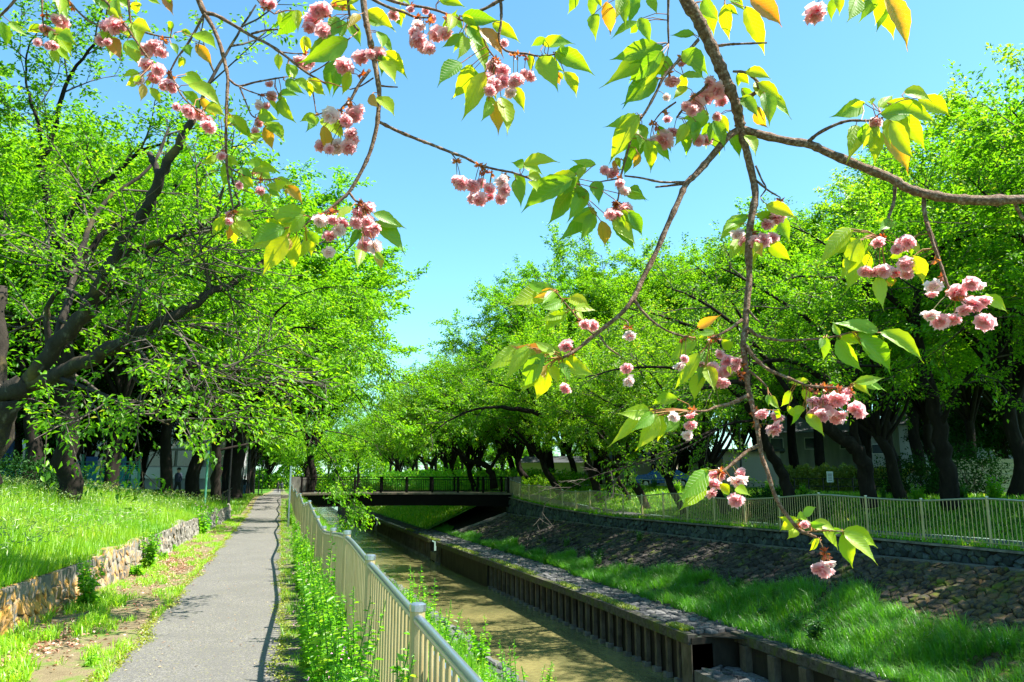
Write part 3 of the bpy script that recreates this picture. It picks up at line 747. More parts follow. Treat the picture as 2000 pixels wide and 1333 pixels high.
PROTO['z0'] = auto_tree(11, 21, 10.5, 4.2, 19, MZ, 'z', tr=.38, L=.225, k=16, dens=1.15)
PROTO['z1'] = auto_tree(12, 18, 8.5, 4.6, 17, MZ, 'z', (.05, .03), tr=.34, L=.20, k=17, dens=1.15)
PROTO['z2'] = auto_tree(13, 14, 6.5, 3.6, 14, MZ, 'z', (.06, -.03), tr=.28, L=.19, k=13, dens=1.1)
PROTO['c0'] = auto_tree(21, 11, 7.0, 2.6, 15, MC, 'c', (-.45, .1), tr=.27, L=.145, k=16, dens=1.15)
PROTO['c1'] = auto_tree(22, 10, 6.5, 2.2, 14, MC, 'c', (-.6, -.15), tr=.24, L=.145, k=16, dens=1.15)
PROTO['c2'] = auto_tree(23, 12, 7.5, 3.0, 15, MC, 'c', (-.2, .2), tr=.28, L=.15, k=16, dens=1.15)
PROTO['l0'] = auto_tree(31, 19, 7.5, 4.5, 17, (M_BARK, M_TWIG, M_LIME), 'z', tr=.35, L=.22, k=14, dens=1.15)
PROTO['e0'] = auto_tree(41, 8, 3.4, 1.2, 13, (M_BARK, M_TWIG, M_DARKLEAF), 'z', tr=.2, L=.2, k=14)
ntree = {}
def put_tree(kind, x, y, z, s, rz, name, label, cat='tree', group=None, sz=None):
    root = thing(name, (x, y, z), label, cat, group, rz)
    for nm, m in PROTO[kind]:
        o = link(nm, m, root)
    root.scale = (s, s, sz or s)
    return root
def traced(name, base_px, limbs, mats, label, cfg, L, k, spread, cat='tree', seed=1, W=.5, nb=10):
    """limbs: list of (points [(x, y, depth)...], r0, r1, leafy)"""
    rng = np.random.default_rng(seed); tb = TB(); base = pd(*base_px)
    for li, (pts, r0, r1, leafy) in enumerate(limbs):
        P = np.array([pd(*p) for p in pts]) - base
        if len(P) < 3: P = np.array([P[0], (P[0] + P[-1]) / 2, P[-1]])
        C = spline(P, 4); m = len(C); C[1:-1] += rng.normal(size=(m - 2, 3)) * r0 * .09
        r = np.linspace(r0, r1, m) * (1 + .02 * rng.normal(size=m)) * .60
        tb.t.append(tube(C, r, 10 if r0 > .05 else 6))
        if isinstance(leafy, str):
            n0 = len(tb.sites); sprout(tb, C, .02, rng, 0, [(9, 1.3, .7, -.02, .2), (5, .6, .8, 0, .2)]); del tb.sites[n0:]
        elif leafy: sprout(tb, C, min(r1 * 1.2, .05) + .01, rng, 0, cfg if leafy is True else leafy)
    root = thing(name, tuple(base), label, cat)
    for nm, m in finish(tb, name, mats, rng, k, spread, L, W): link(nm, m, root)
    return root

# near left tree, its trunk at the left edge
CN = [(9, 1.7, .8, -.02, .1), (7, .75, .8, -.01, .1)]
CN2 = [(7, 1.5, .8, -.02, .15), (6, .7, .8, -.01, .1)]
MH = (M_BARKL, M_TWIG, M_CHERRY)
traced('cherry_tree', (-75, 1010, 11.0), [
    ([(-75, 1020, 11), (-45, 930, 11), (-12, 850, 11), (22, 785, 11), (48, 750, 11)], .40, .27, False),
    ([(5, 820, 11), (-4, 740, 11.1), (-6, 650, 11.2), (-3, 560, 11.3)], .21, .19, False),
    ([(38, 770, 11), (95, 690, 10.9), (165, 610, 10.8), (200, 545, 10.7), (245, 470, 10.6), (290, 400, 10.5), (310, 345, 10.4), (345, 290, 10.4), (378, 232, 10.4)], .21, .08, False),
    ([(378, 232, 10.4), (410, 160, 10.5), (450, 90, 10.8), (500, 10, 11)], .05, .02, [(4, 1.2, .7, .0, .2), (3, .5, .8, 0, .3)]),
    ([(312, 345, 10.4), (300, 318, 10.5), (292, 300, 10.6)], .08, .06, False),
    ([(230, 500, 10.7), (300, 478, 10.5), (360, 455, 10.2), (410, 435, 10), (470, 400, 10)], .10, .03, CN),
    ([(50, 755, 11), (130, 722, 10.8), (200, 690, 10.5), (270, 655, 10.2), (350, 612, 10.2), (420, 570, 10.4), (505, 522, 11), (550, 490, 11.4)], .19, .05, CN),
    ([(95, 700, 10.9), (92, 630, 10.8), (100, 585, 10.7), (130, 565, 10.6), (165, 590, 10.3), (210, 645, 10)], .07, .035, False),
    ([(130, 565, 10.6), (145, 535, 10.5), (230, 525, 10.2), (330, 490, 10), (420, 460, 9.8)], .03, .01, CN2),
    ([(260, 700, 10.3), (330, 715, 10), (430, 712, 10.4), (500, 740, 10.8), (555, 752, 11.2)], .08, .035, CN2),
    ([(120, 740, 10.8), (200, 770, 10), (260, 800, 9.5), (330, 830, 9.2)], .05, .015, CN),
    ([(210, 690, 10.2), (260, 665, 9.8), (330, 690, 9.5), (420, 720, 9.4), (520, 700, 9.4)], .03, .006, 'bare'),
    ([(210, 645, 10), (215, 560, 9.8), (300, 530, 9.6), (420, 500, 9.5)], .02, .005, 'bare'),
    ([(240, 720, 10), (300, 770, 10), (380, 790, 10), (450, 780, 10.2)], .03, .01, CN2),
    ([(100, 700, 10.9), (140, 560, 11.6), (165, 470, 12), (200, 400, 12.5), (290, 330, 13), (330, 250, 13.4)], .10, .03, CN2),
    ([(200, 560, 10.8), (150, 520, 11.5), (80, 480, 12), (20, 450, 12.4)], .05, .02, CN2),
    ([(150, 640, 10.8), (90, 620, 11.5), (30, 640, 12), (-30, 600, 12.4)], .05, .02, CN2),
    ([(200, 690, 10.5), (300, 640, 10.5), (400, 640, 11), (500, 660, 11.8)], .05, .02, CN2),
    ([(245, 470, 10.6), (320, 520, 10.5), (420, 560, 10.5), (470, 600, 10.6)], .04, .015, CN2),
], MH, 'big near cherry tree with mossy forked trunk leaning in from the left edge', CN, .085, 10, .2, seed=3)
# tall tree behind it
CT = [(8, 2.4, .8, .02, .15), (7, 1.0, .8, 0, .1)]
traced('tall_tree', (130, 975, 20), [
    ([(128, 760, 20), (60, 780, 19), (0, 760, 18.5), (-50, 700, 18)], .08, .02, CT), ([(128, 650, 20), (230, 560, 19.5), (330, 470, 19.5), (420, 380, 20)], .1, .03, CT),
    ([(130, 985, 20), (128, 900, 20), (125, 800, 20), (128, 700, 20), (120, 600, 20)], .50, .34, False),
    ([(122, 610, 20), (112, 520, 20), (98, 430, 20), (92, 380, 20)], .26, .16, False),
    ([(92, 380, 20), (78, 320, 20), (95, 290, 20), (108, 240, 20), (125, 170, 20), (150, 130, 20), (200, 60, 20), (215, -40, 20)], .15, .03, CT),
    ([(118, 560, 20), (140, 480, 20), (130, 440, 20), (150, 395, 20), (190, 365, 20), (240, 330, 20), (270, 295, 20), (330, 280, 20)], .22, .05, CT),
    ([(98, 430, 20), (85, 350, 20), (78, 260, 20), (60, 200, 20), (50, 150, 20), (55, 95, 20), (75, 60, 20)], .10, .02, CT),
    ([(122, 610, 20), (60, 500, 20), (0, 420, 20), (-80, 330, 20)], .16, .04, CT),
    ([(135, 560, 20), (200, 460, 20.5), (300, 400, 21), (380, 330, 21.5), (450, 280, 22)], .15, .03, CT),
    ([(125, 700, 20), (60, 650, 19), (10, 600, 18.5)], .10, .03, CT),
    ([(128, 730, 20), (220, 640, 21), (330, 560, 22), (430, 480, 23), (520, 400, 24)], .16, .03, CT),
], MZ, 'tall dark-trunked tree wrapped in ivy behind the near cherry tree', CT, .14, 11, .3, seed=5)

traced('arching_tree', (424, 972, 36), [
    ([(424, 978, 36), (422, 920, 36), (424, 870, 36), (445, 820, 36)], .40, .30, False),
    ([(445, 830, 36), (490, 760, 35), (560, 720, 34), (640, 730, 32), (700, 780, 31), (740, 850, 30.5)], .13, .012, CT),
    ([(428, 860, 36), (500, 830, 34), (560, 830, 32), (620, 860, 30.5), (660, 925, 30), (690, 985, 29.8)], .10, .012, [(7, 1.1, .7, -.08, .2), (6, .6, .8, -.05, .1)]),
    ([(500, 840, 34), (570, 850, 32), (630, 890, 31), (668, 945, 30.5), (680, 1000, 30.2)], .05, .01, [(8, 1.0, .7, -.08, .1), (6, .6, .8, -.05, .1)]),
    ([(445, 830, 36), (480, 720, 34), (540, 610, 31), (620, 565, 28.5), (700, 560, 26.5)], .13, .012, [(11, 2.2, .8, .02, .15), (8, 1.0, .8, 0, .1)]),
    ([(445, 800, 36), (500, 680, 33), (580, 640, 30), (660, 660, 27.5), (730, 700, 25.5)], .11, .012, [(11, 2.0, .8, .0, .15), (8, 1.0, .8, 0, .1)]),
    ([(445, 830, 36), (470, 700, 36), (540, 620, 35), (640, 590, 34), (720, 620, 33), (770, 680, 32)], .14, .012, CT),
    ([(445, 830, 36), (450, 650, 36.5), (500, 520, 37), (580, 440, 37), (660, 430, 37)], .16, .015, CT),
    ([(560, 720, 34), (640, 680, 33), (720, 700, 32), (785, 760, 31.5)], .06, .015, CT),
    ([(426, 880, 36), (520, 860, 38), (600, 840, 40), (680, 850, 42), (760, 880, 44)], .1, .02, CT),
    ([(432, 850, 36), (400, 760, 35), (340, 720, 34), (280, 740, 33)], .14, .03, CT),
], MZ, 'wide tree arching over path and fence, its leafy twigs drooping in front of the bridge', CT, .15, 13, .34, seed=15)
GL = 'row of tall trees lining the left side of the path'
rt_ = random.Random(4)
def gl(x, y): return float(z_left(np.float64(x), np.float64(y))) - .02
left = [('z2', -8.2, 29, .95, 'slender dark tree on the grassy bank just right of the ivy-wrapped trunk'),
        ('z1', -6.3, 33.5, .85, 'pale-trunked tree on the bank beside the thin green pole'),
        ('z1', -5.2, 41, .9, 'dark tree on the bank just behind the first black lamp post'),
        ('z0', -4.6, 46.5, 1.05, 'second dark tree behind the first black lamp post, overhanging the path'),
        ('z0', -2.8, 52, 1.28, 'tall tree beside the path where the bridge branches off'),
        ('z0', -3.8, 63, 1.22, None), ('z1', -4.2, 72, 1.1, None), ('z0', -4.2, 83, 1., None), ('z1', -4.2, 95, 1.1, None),
        ('z0', -4.2, 110, 1., None), ('z1', -4.2, 128, 1.1, None), ('z0', -5, 150, 1., None), ('z2', 5.5, 190, 1.2, None),('z0', -3, 215, 1.1, None)]
ORD = ['first', 'second', 'third', 'fourth', 'fifth', 'sixth', 'seventh', 'eighth', 'ninth', 'tenth', 'eleventh', 'twelfth', 'thirteenth', 'fourteenth', 'fifteenth', 'sixteenth', 'seventeenth', 'eighteenth', 'nineteenth', 'twentieth', 'twenty-first', 'twenty-second', 'twenty-third', 'twenty-fourth', 'twenty-fifth', 'twenty-sixth', 'twenty-seventh', 'twenty-eighth', 'twenty-ninth', 'thirtieth', 'thirty-first', 'thirty-second']
cnt_ = 0
for kd, x, y, s, lb in left:
    put_tree(kd, x, y, gl(x, y), s, rt_.uniform(0, 6.28) if kd != 'z0' else rt_.uniform(0, 6.28), 'zelkova_tree', lb or '%s tall tree beyond the bridge in the row receding along the path' % ORD[cnt_], group=None if lb else GL, sz=s * .8 if s > 1.04 else None)
    cnt_ += lb is None
for x, y, s, lb in [(2.3, 70, 1.15, 'bright green tree on the river edge just behind the left end of the bridge'), (2.5, 84, 1.2, 'bright green tree on the river edge farther beyond the bridge')]:
    put_tree('z2', x, y, float(z_path(y)), s, rt_.uniform(0, 6.28), 'riverside_tree', lb)
for kd, x, y, s in [('z1', -13, 27, .68), ('z0', -12, 38, .8), ('z1', -12, 46, 1.1), ('z0', -11, 57, 1.1), ('z0', -12, 70, 1.1), ('z1', -12, 86, 1.2),
                    ('z0', -19, 33, 1.0), ('z1', -20, 44, 1.2), ('z0', -22, 58, 1.2), ('z0', -22, 76, 1.2), ('z1', -30, 50, 1.2), ('z0', -32, 66, 1.2), ('z1', -26, 30, 1.1)]:
    put_tree(kd, x, y, gl(x, y), s, rt_.uniform(0, 6.28), 'park_tree', 'tall green tree deeper in the shaded park left of the path', group='trees in the park left of the path')
for x, y, s in [(-10.5, 31, .85), (-13, 35, 1), (-9, 38, .8), (-15, 41, 1.1), (-10, 46, 1), (-13, 52, 1.1), (-9, 58, 1), (-17, 30, .7)]:
    put_tree('e0', x, y, gl(x, y), s, rt_.uniform(0, 6.28), 'evergreen_tree', 'low dark evergreen tree under the tall trees left of the path', group='evergreens left of the path')

# right bank, traced leaning cherries
CR = [(8, 2.2, .8, -.02, .12), (7, .9, .8, 0, .1)]
traced('cherry_tree', (1700, 985, 27), [
    ([(1700, 990, 27), (1692, 930, 27), (1675, 880, 26.8), (1640, 850, 26.5), (1600, 828, 26), (1560, 800, 25.5), (1520, 790, 25)], .50, .22, False),
    ([(1520, 790, 25), (1480, 760, 24.5), (1430, 745, 24), (1370, 760, 23.5), (1300, 790, 23)], .20, .05, CR),
    ([(1675, 880, 26.8), (1665, 820, 26.5), (1650, 770, 26), (1600, 735, 25.5), (1535, 703, 25), (1470, 712, 24.5), (1400, 700, 24)], .26, .06, CR),
    ([(1560, 800, 25.5), (1510, 720, 25), (1440, 640, 24.5), (1370, 590, 24), (1300, 560, 23.5)], .17, .04, CR),
    ([(1650, 780, 26), (1640, 690, 26), (1570, 620, 25.5), (1480, 560, 25), (1400, 520, 24.5)], .18, .04, CR),
    ([(1655, 790, 26), (1680, 700, 26), (1700, 600, 26), (1660, 520, 26), (1600, 470, 26), (1520, 430, 26)], .16, .03, CR),
], MC, 'big dark cherry tree with two heavy limbs leaning left over the far fence', CR, .125, 10, .28, seed=7)
traced('cherry_tree', (1540, 985, 30), [
    ([(1545, 990, 30), (1530, 930, 30), (1500, 880, 29.5), (1475, 820, 29), (1455, 770, 28.5)], .40, .22, False),
    ([(1455, 770, 28.5), (1430, 700, 28), (1380, 650, 27), (1300, 620, 26.5), (1220, 600, 26)], .2, .04, CR),
    ([(1475, 820, 29), (1420, 830, 28), (1350, 860, 27), (1280, 890, 26), (1200, 910, 25)], .1, .02, CR),
    ([(1420, 830, 28), (1330, 880, 25), (1250, 905, 23.5), (1150, 935, 22), (1060, 985, 21)], .05, .008, 'bare'),
    ([(1455, 770, 28.5), (1470, 680, 28.5), (1430, 590, 28), (1360, 520, 28)], .16, .03, CR),
    ([(1460, 790, 28.7), (1400, 740, 27), (1320, 720, 26), (1220, 720, 25), (1130, 740, 24.5)], .14, .03, CR),
], MC, 'dark cherry tree leaning left with low branches, left of the bright hedge', CR, .13, 10, .28, seed=8)
traced('cherry_tree', (1840, 990, 26), [
    ([(1860, 995, 26), (1850, 920, 26), (1835, 840, 26), (1815, 760, 26), (1800, 690, 26)], .52, .32, False),
    ([(1800, 690, 26), (1770, 610, 25.5), (1700, 560, 25), (1630, 545, 24.5), (1560, 540, 24)], .22, .04, CR),
    ([(1800, 700, 26), (1790, 600, 26), (1810, 520, 26), (1860, 470, 26), (1900, 430, 26), (1950, 400, 26)], .24, .05, CR),
    ([(1850, 480, 26), (1830, 430, 26), (1800, 380, 26), (1740, 350, 26)], .12, .03, CR),
    ([(1860, 470, 26), (1900, 460, 25.5), (1960, 440, 25), (2040, 420, 25)], .12, .03, CR),
    ([(1835, 840, 26), (1870, 760, 25), (1940, 700, 24), (2010, 660, 23.5)], .16, .04, CR),
    ([(1815, 770, 26), (1740, 720, 25), (1660, 720, 24.5), (1600, 740, 24)], .14, .03, CR),
], MC, 'thick-trunked dark tree with spreading limbs, in front of the seated people', CR, .13, 11, .3, seed=9)
traced('cherry_tree', (1175, 975, 45), [
    ([(1175, 980, 45), (1150, 910, 45), (1140, 870, 45), (1110, 835, 44.5), (1060, 810, 44), (1020, 800, 43.5), (980, 795, 43)], .45, .18, False),
    ([(980, 795, 43), (930, 800, 42.5), (880, 820, 42), (840, 850, 41.5)], .15, .04, CR),
    ([(1140, 860, 45), (1120, 820, 45), (1085, 790, 45), (1065, 765, 44.5), (1040, 770, 44), (1000, 760, 43.5), (940, 740, 43)], .24, .05, CR),
    ([(1060, 810, 44), (1030, 760, 44), (1000, 700, 44), (950, 670, 44)], .16, .04, CR),
    ([(1085, 790, 45), (1090, 700, 45), (1060, 630, 45), (1010, 590, 45)], .16, .04, CR),
    ([(1140, 860, 45), (1180, 780, 45), (1180, 700, 45), (1140, 620, 45)], .16, .04, CR),
], MC, 'cherry tree arching left over the river just right of the bridge', CR, .17, 10, .36, seed=10)
traced('cherry_tree', (965, 950, 62), [
    ([(965, 955, 62), (960, 925, 62), (940, 905, 62), (905, 895, 61), (885, 860, 60.5)], .55, .2, False),
    ([(905, 895, 61), (870, 870, 60), (840, 860, 59), (800, 870, 58)], .16, .04, CR),
    ([(885, 870, 60.5), (890, 830, 60), (870, 790, 60), (840, 770, 60)], .16, .04, CR),
    ([(955, 920, 62), (975, 880, 62), (950, 840, 62), (900, 800, 62)], .22, .05, CR),
    ([(955, 920, 62), (990, 860, 62), (1000, 800, 62), (1000, 740, 62)], .22, .05, CR),
], MC, 'squat cherry tree with heavy forked base behind the right end of the bridge', CR, .22, 10, .45, seed=12)
def gr(x, y): return float(z_right(np.float64(x), np.float64(y))) - .02
def tr_at(px, d): p = pd(px, 965, d); return p[0], p[1]
singles = [('c2', 1762, 30, .85, 'straight dark trunk between the leaning cherry and the thick-trunked tree'),
           ('z2', 1735, 33, .9, 'thin dark tree just right of the big leaning cherry trunk'),
           ('z2', 1815, 34, .9, 'dark tree directly beside the seated people'),
           ('z2', 1975, 27, 1.0, 'broad ribbed brown trunk at the right edge of the view'),
           ('z1', 1905, 38, .8, 'tree partly hidden behind the wooden boards on the right'),
           ('c0', 1265, 43, .95, 'ivy-covered cherry tree in front of the blue car'),
           ('c1', 1340, 38, .8, 'small cherry tree behind the fence left of the shuttered garage'),
           ('c2', 1195, 50, .9, 'upright cherry tree close behind the arching one by the bridge'),
           ('c1', 1232, 47, .7, 'thin leaning tree in front of the pale house'),
           ('c0', 1420, 36, .85, 'cherry tree standing beside the black lamp post on the right bank')]
for kd, px_, d, s, lb in singles:
    x, y = tr_at(px_, d); put_tree(kd, x, y, gr(x, y), s, rt_.uniform(-.5, .5), 'park_tree' if kd[0] == 'z' else 'cherry_tree', lb)
FARC, FARZ = [], []
for kd, px_, d, s in [('c1', 1100, 55, 1.1), ('c0', 1040, 60, 1.1), ('c2', 1130, 66, 1.1), ('c2', 1400, 52, 1.1), ('c2', 2040, 40, 1.0),
                      ('c2', 1010, 72, 1.2), ('c0', 960, 78, 1.2), ('c1', 930, 70, 1.1), ('c0', 905, 84, 1.2), ('c2', 880, 95, 1.2), ('c0', 860, 110, 1.2), ('c2', 840, 130, 1.3), ('c0', 820, 150, 1.3), ('c1', 800, 120, 1.2)]:
    x, y = tr_at(px_, d); FARC.append((px_, put_tree(kd, x, y, gr(x, y) if x > 15 else -.3, s, rt_.uniform(-.6, .6), 'cherry_tree', 'cherry tree', group='cherry trees along the far bank')))
for kd, px_, d, s in [('l0', 2010, 36, 1.12), ('z0', 1890, 50, 1.15), ('l0', 1800, 52, 1.2), ('z0', 1690, 56, 1.15), ('z1', 1610, 56, 1.2), ('z0', 1480, 62, .92), ('z1', 1380, 64, 1.2), ('z1', 1330, 70, 1.25), ('z0', 1280, 70, .95), ('z0', 1170, 72, 1.18), ('z1', 1080, 70, 1.22), ('z1', 1560, 60, 1.2), ('z0', 1040, 92, 1.0), ('z0', 980, 118, .8),
                      ('z2', 2080, 48, 1.2), ('z0', 2000, 58, 1.1), ('z0', 1100, 105, 1.2), ('z0', 1200, 100, 1.2), ('z1', 1330, 92, 1.2), ('z0', 1450, 88, 1.1), ('z0', 1560, 80, 1.1), ('z1', 1700, 75, 1.1), ('z0', 1830, 70, 1.1), ('z0', 1950, 72, 1.1), ('z1', 900, 140, .85), ('z1', 850, 150, 1.0), ('z1', 810, 165, 1.0), ('z1', 775, 150, .95), ('z2', 760, 180, 1.2), ('z1', 700, 200, 1.1), ('z1', 640, 220, 1.1)]:
    x, y = tr_at(px_, d); lm = kd == 'l0'
    o = put_tree(kd, x, y, gr(x, y) if x > 15 else -1, s, rt_.uniform(0, 6.28), 'park_tree', 'tall' if not lm else ('tall lime-green tree at the right edge, rising above the thick branch' if px_ > 1900 else 'tall lime-green tree left of the one at the right edge'), group='tall trees behind the far bank' if not lm else 'lime-green trees on the right')
    if not lm: FARZ.append((px_, o))
for lst, tx in ((FARC, '%s cherry tree from the left in the belt along the far river bank'), (FARZ, '%s tall tree from the left rising behind the far bank cherries')):
    for i_, (_, o) in enumerate(sorted(lst, key=lambda q: q[0])): o['label'] = tx % ORD[i_]
for kd, x, y, s in [('c2', 22.6, 13.5, 1.0), ('z2', 25, 8, 1.0), ('c2', 21.5, 3.5, 1.0), ('z2', 26, 15, 1.1), ('z2', 22.5, -3, 1.0)]:
    put_tree(kd, x, y, gr(x, y), s, rt_.uniform(-.5, .5), 'bank_tree', 'leafy tree on the right bank beyond the edge of the view', group='trees shading the right bank')
for i in range(30):
    x = -70 + i * 6.5 + rt_.uniform(-2, 2); y = 235 + rt_.uniform(-15, 25) - abs(x - 20) * .3
    put_tree('z1' if i % 2 else 'z0', x, y, -2, rt_.uniform(.75, 1.0), rt_.uniform(0, 6), 'distant_tree', 'tree of the distant wood closing the view beyond the bridge', group='distant wood beyond the bridge')
n = 60000; t = rg.random(n) * 2 - 1; X = 20 + t * 130; Y = 228 - np.abs(t) * 30 + rg.normal(size=n) * 6; Z = -2 + 9 * rg.random(n) ** 1.1 * (.75 + .25 * np.sin(X * .31) + .15 * np.sin(X * .9))
V, Fc = leaf_cloud(np.stack([X, Y, Z], 1), rg.normal(size=(n, 3)), rg.normal(size=(n, 3)), .8 * rg.uniform(.6, 1.2, n), .5, rg)
o = link('distant_thicket', me('distant_thicket', V, Fc, M_ZELK, np.repeat(rg.random(n), 2))); tag(o, 'green undergrowth of the distant wood seen under the tree crowns', 'thicket', kind='stuff')
n = 26000; Y = 62 + 100 * rg.random(n); X = x_f(Y) + 1.5 + 7 * rg.random(n); Z = -.2 + 2.6 * rg.random(n) ** 1.3
V, Fc = leaf_cloud(np.stack([X, Y, Z], 1), rg.normal(size=(n, 3)), rg.normal(size=(n, 3)), .34 * rg.uniform(.6, 1.2, n), .2, rg)
o = link('bank_undergrowth', me('bank_undergrowth', V, Fc, M_WEED, np.repeat(rg.random(n), 2))); tag(o, 'bright undergrowth along the river beyond the bridge', 'undergrowth', kind='stuff')
for px_, d, s in [(1340, 68, 1.), (1850, 54, .9), (1960, 42, .8)]:
    x, y = tr_at(px_, d); put_tree('e0', x, y, gr(x, y), s, rt_.uniform(0, 6), 'evergreen_tree', 'dark evergreen tree in the shade of the right bank', group='evergreens on the right bank')

# ------------------------------------------------------------------ grass and ground cover
def blades(pts, hmin, hmax, wd, rng, lean=.35, dirb=(0, 0)):
    n = len(pts); B = np.asarray(pts); h = rng.uniform(hmin, hmax, n)[:, None]; a = rng.uniform(0, 2 * math.pi, n)
    D = np.stack([np.cos(a), np.sin(a), 0 * a], 1); S = np.stack([-np.sin(a), np.cos(a), 0 * a], 1)
    ln = (rng.random(n) * lean * 1.6)[:, None]; g = np.array([[dirb[0], dirb[1], 0]]) * h
    w_ = wd * rng.uniform(.6, 1.3, n)[:, None]
    V = np.empty((n, 5, 3)); U = np.array([[0, 0, 1.0]])
    V[:, 0] = B - S * w_ / 2; V[:, 1] = B + S * w_ / 2
    m = B + U * h * .6 + D * h * ln * .35 + g * .3
    V[:, 2] = m - S * w_ * .4; V[:, 3] = m + S * w_ * .4; V[:, 4] = B + U * h * (1 - .25 * ln) + D * h * ln + g
    i = np.arange(n)[:, None] * 5
    Fc = np.concatenate([i + [[0, 1, 3]], i + [[0, 3, 2]], i + [[2, 3, 4]]], 1).reshape(-1, 3)
    return V.reshape(-1, 3), Fc
def stuff(name, V, Fc, mat, attr=None, label=None, cat=None):
    o = link(name, me(name, V, Fc, mat, attr)); tag(o, label, cat, kind='stuff'); return o
def clump(x, y, s=1.0, ph=0): return .5 + .25 * np.sin(x * 1.9 * s + 1.3 * y * s + ph) + .25 * np.sin(y * 2.7 * s - x * 1.1 * s + ph * 2)
# left bank meadow
n = 95000; t = rg.random(n) ** 1.6; Y = 5 + 33 * t; X = x_wall(Y) - .06 - 9.5 * rg.random(n) ** 1.5
Z = z_left(X, Y); hm = .18 + .34 * clump(X, Y, .8) ** 1.5
edge = np.clip((x_wall(Y) - X) / .5, .55, 1)
V, Fc = blades(np.stack([X, Y, Z - .02], 1), .5, 1.35, .014, rg, .75, (.22, -.10))
V = V.reshape(-1, 5, 3); base = V[:, :1].copy(); k = (hm * edge)[:, None, None]; V = base + (V - base) * np.where(np.arange(5)[None, :, None] > 1, k, 1); V = V.reshape(-1, 3)
av = np.clip(.55 * rg.random(n) + .5 * clump(X, Y, .5, 1), 0, 1)
stuff('meadow_grass', V, Fc, M_GRASS, np.repeat(av, 3), 'bright green tall grass covering the left bank above the stone wall', 'grass')
n = 11000; Y = 5 + 30 * rg.random(n) ** 1.7; X = x_wall(Y) - .2 - 9 * rg.random(n) ** 1.2; Z = z_left(X, Y) + .3 + .2 * rg.random(n)
D = rg.normal(size=(n, 3)) * .6 + [0.5, -.2, .2]
V, Fc = leaf_cloud(np.stack([X, Y, Z], 1), D, rg.normal(size=(n, 3)), rg.uniform(.06, .12, n), .018, rg)
stuff('grass_seed_heads', V, Fc, M_SEED, np.repeat(rg.random(n), 2), 'pale nodding seed heads over the left bank grass', 'grass')
# further left lawn
n = 26000; Y = 34 + 50 * rg.random(n); X = np.where(Y < 38, x_wall(Y), -1.6) - .1 - 12 * rg.random(n) ** 1.4
V, Fc = blades(np.stack([X, Y, z_left(np.minimum(X, -2.01), Y) - .02], 1), .08, .25, .03, rg); stuff('park_grass', V, Fc, M_GRASS, np.repeat(rg.random(n), 3), 'short grass under the trees left of the path', 'grass')
# verge left: patchy grass
n = 60000; Y = 4.5 + 32 * rg.random(n) ** 1.5; u = rg.random(n); X = -1.40 + (x_wall(Y) + 1.42) * u
cl = clump(X * 3, Y * .9, 1.2) * .6 + clump(X * 7, Y * 3, 1.5, 2) * .4
keep = (cl > .50) & ((u > .45) | (u < .10) | (cl > .66)); X, Y, cl = X[keep], Y[keep], cl[keep]; n = len(X)
V, Fc = blades(np.stack([X, Y, z_path(Y)], 1), .03, .11, .008, rg, .9)
V = V.reshape(-1, 5, 3); b0 = V[:, :1].copy(); kk = np.where((Y < 13) & (X < -2.0), 1.7, 1)[:, None, None]; V = (b0 + (V - b0) * kk).reshape(-1, 3)
stuff('verge_grass', V, Fc, M_GRASS, np.repeat(np.clip(.35 + .65 * rg.random(n), 0, 1), 3), 'patchy short grass on the dirt strip left of the path', 'grass')
# right verge
n = 42000; Y = 3.5 + 48 * rg.random(n) ** 1.5; u = rg.random(n); X = .09 + .9 * u
cl = clump(X * 4, Y, 1.5, .7) * .6 + clump(X * 9, Y * 3, 1.1) * .4; keep = (u > .62) | ((cl > .56) & (u < .3)) | ((Y > 12) & (cl > .5)); keep &= ~((u > .28) & (u < .60) & (Y < 9)); X, Y = X[keep], Y[keep]; n = len(X)
hh = np.where(X > .5, .25, .07) * np.clip(Y / 8, .7, 1.6)
V, Fc = blades(np.stack([X, Y, z_path(Y)], 1), .5, 1.2, .009, rg, .7); V = V.reshape(-1, 5, 3); b0 = V[:, :1].copy()
V = (b0 + (V - b0) * np.where(np.arange(5)[None, :, None] > 1, hh[:, None, None], 1)).reshape(-1, 3)
stuff('fence_side_grass', V, Fc, M_GRASS, np.repeat(rg.random(n), 3), 'grass growing between the path and the near fence', 'grass')
# near river slope
n = 34000; Y = 2.5 + 50 * rg.random(n) ** 1.3; X = 1.0 + (x_l(Y) - 1.75) * rg.random(n); ZZ = (ZB) * sm((X - 1.0) / (x_l(Y) - 1.8))
V, Fc = blades(np.stack([X, Y, ZZ + ip(Y, [0, 36, 54], [0, 0, .2])], 1), .2, .6, .02, rg, .5); stuff('slope_grass', V, Fc, M_WEED, np.repeat(rg.random(n), 3), 'tangled greenery on the near river slope behind the fence', 'grass')
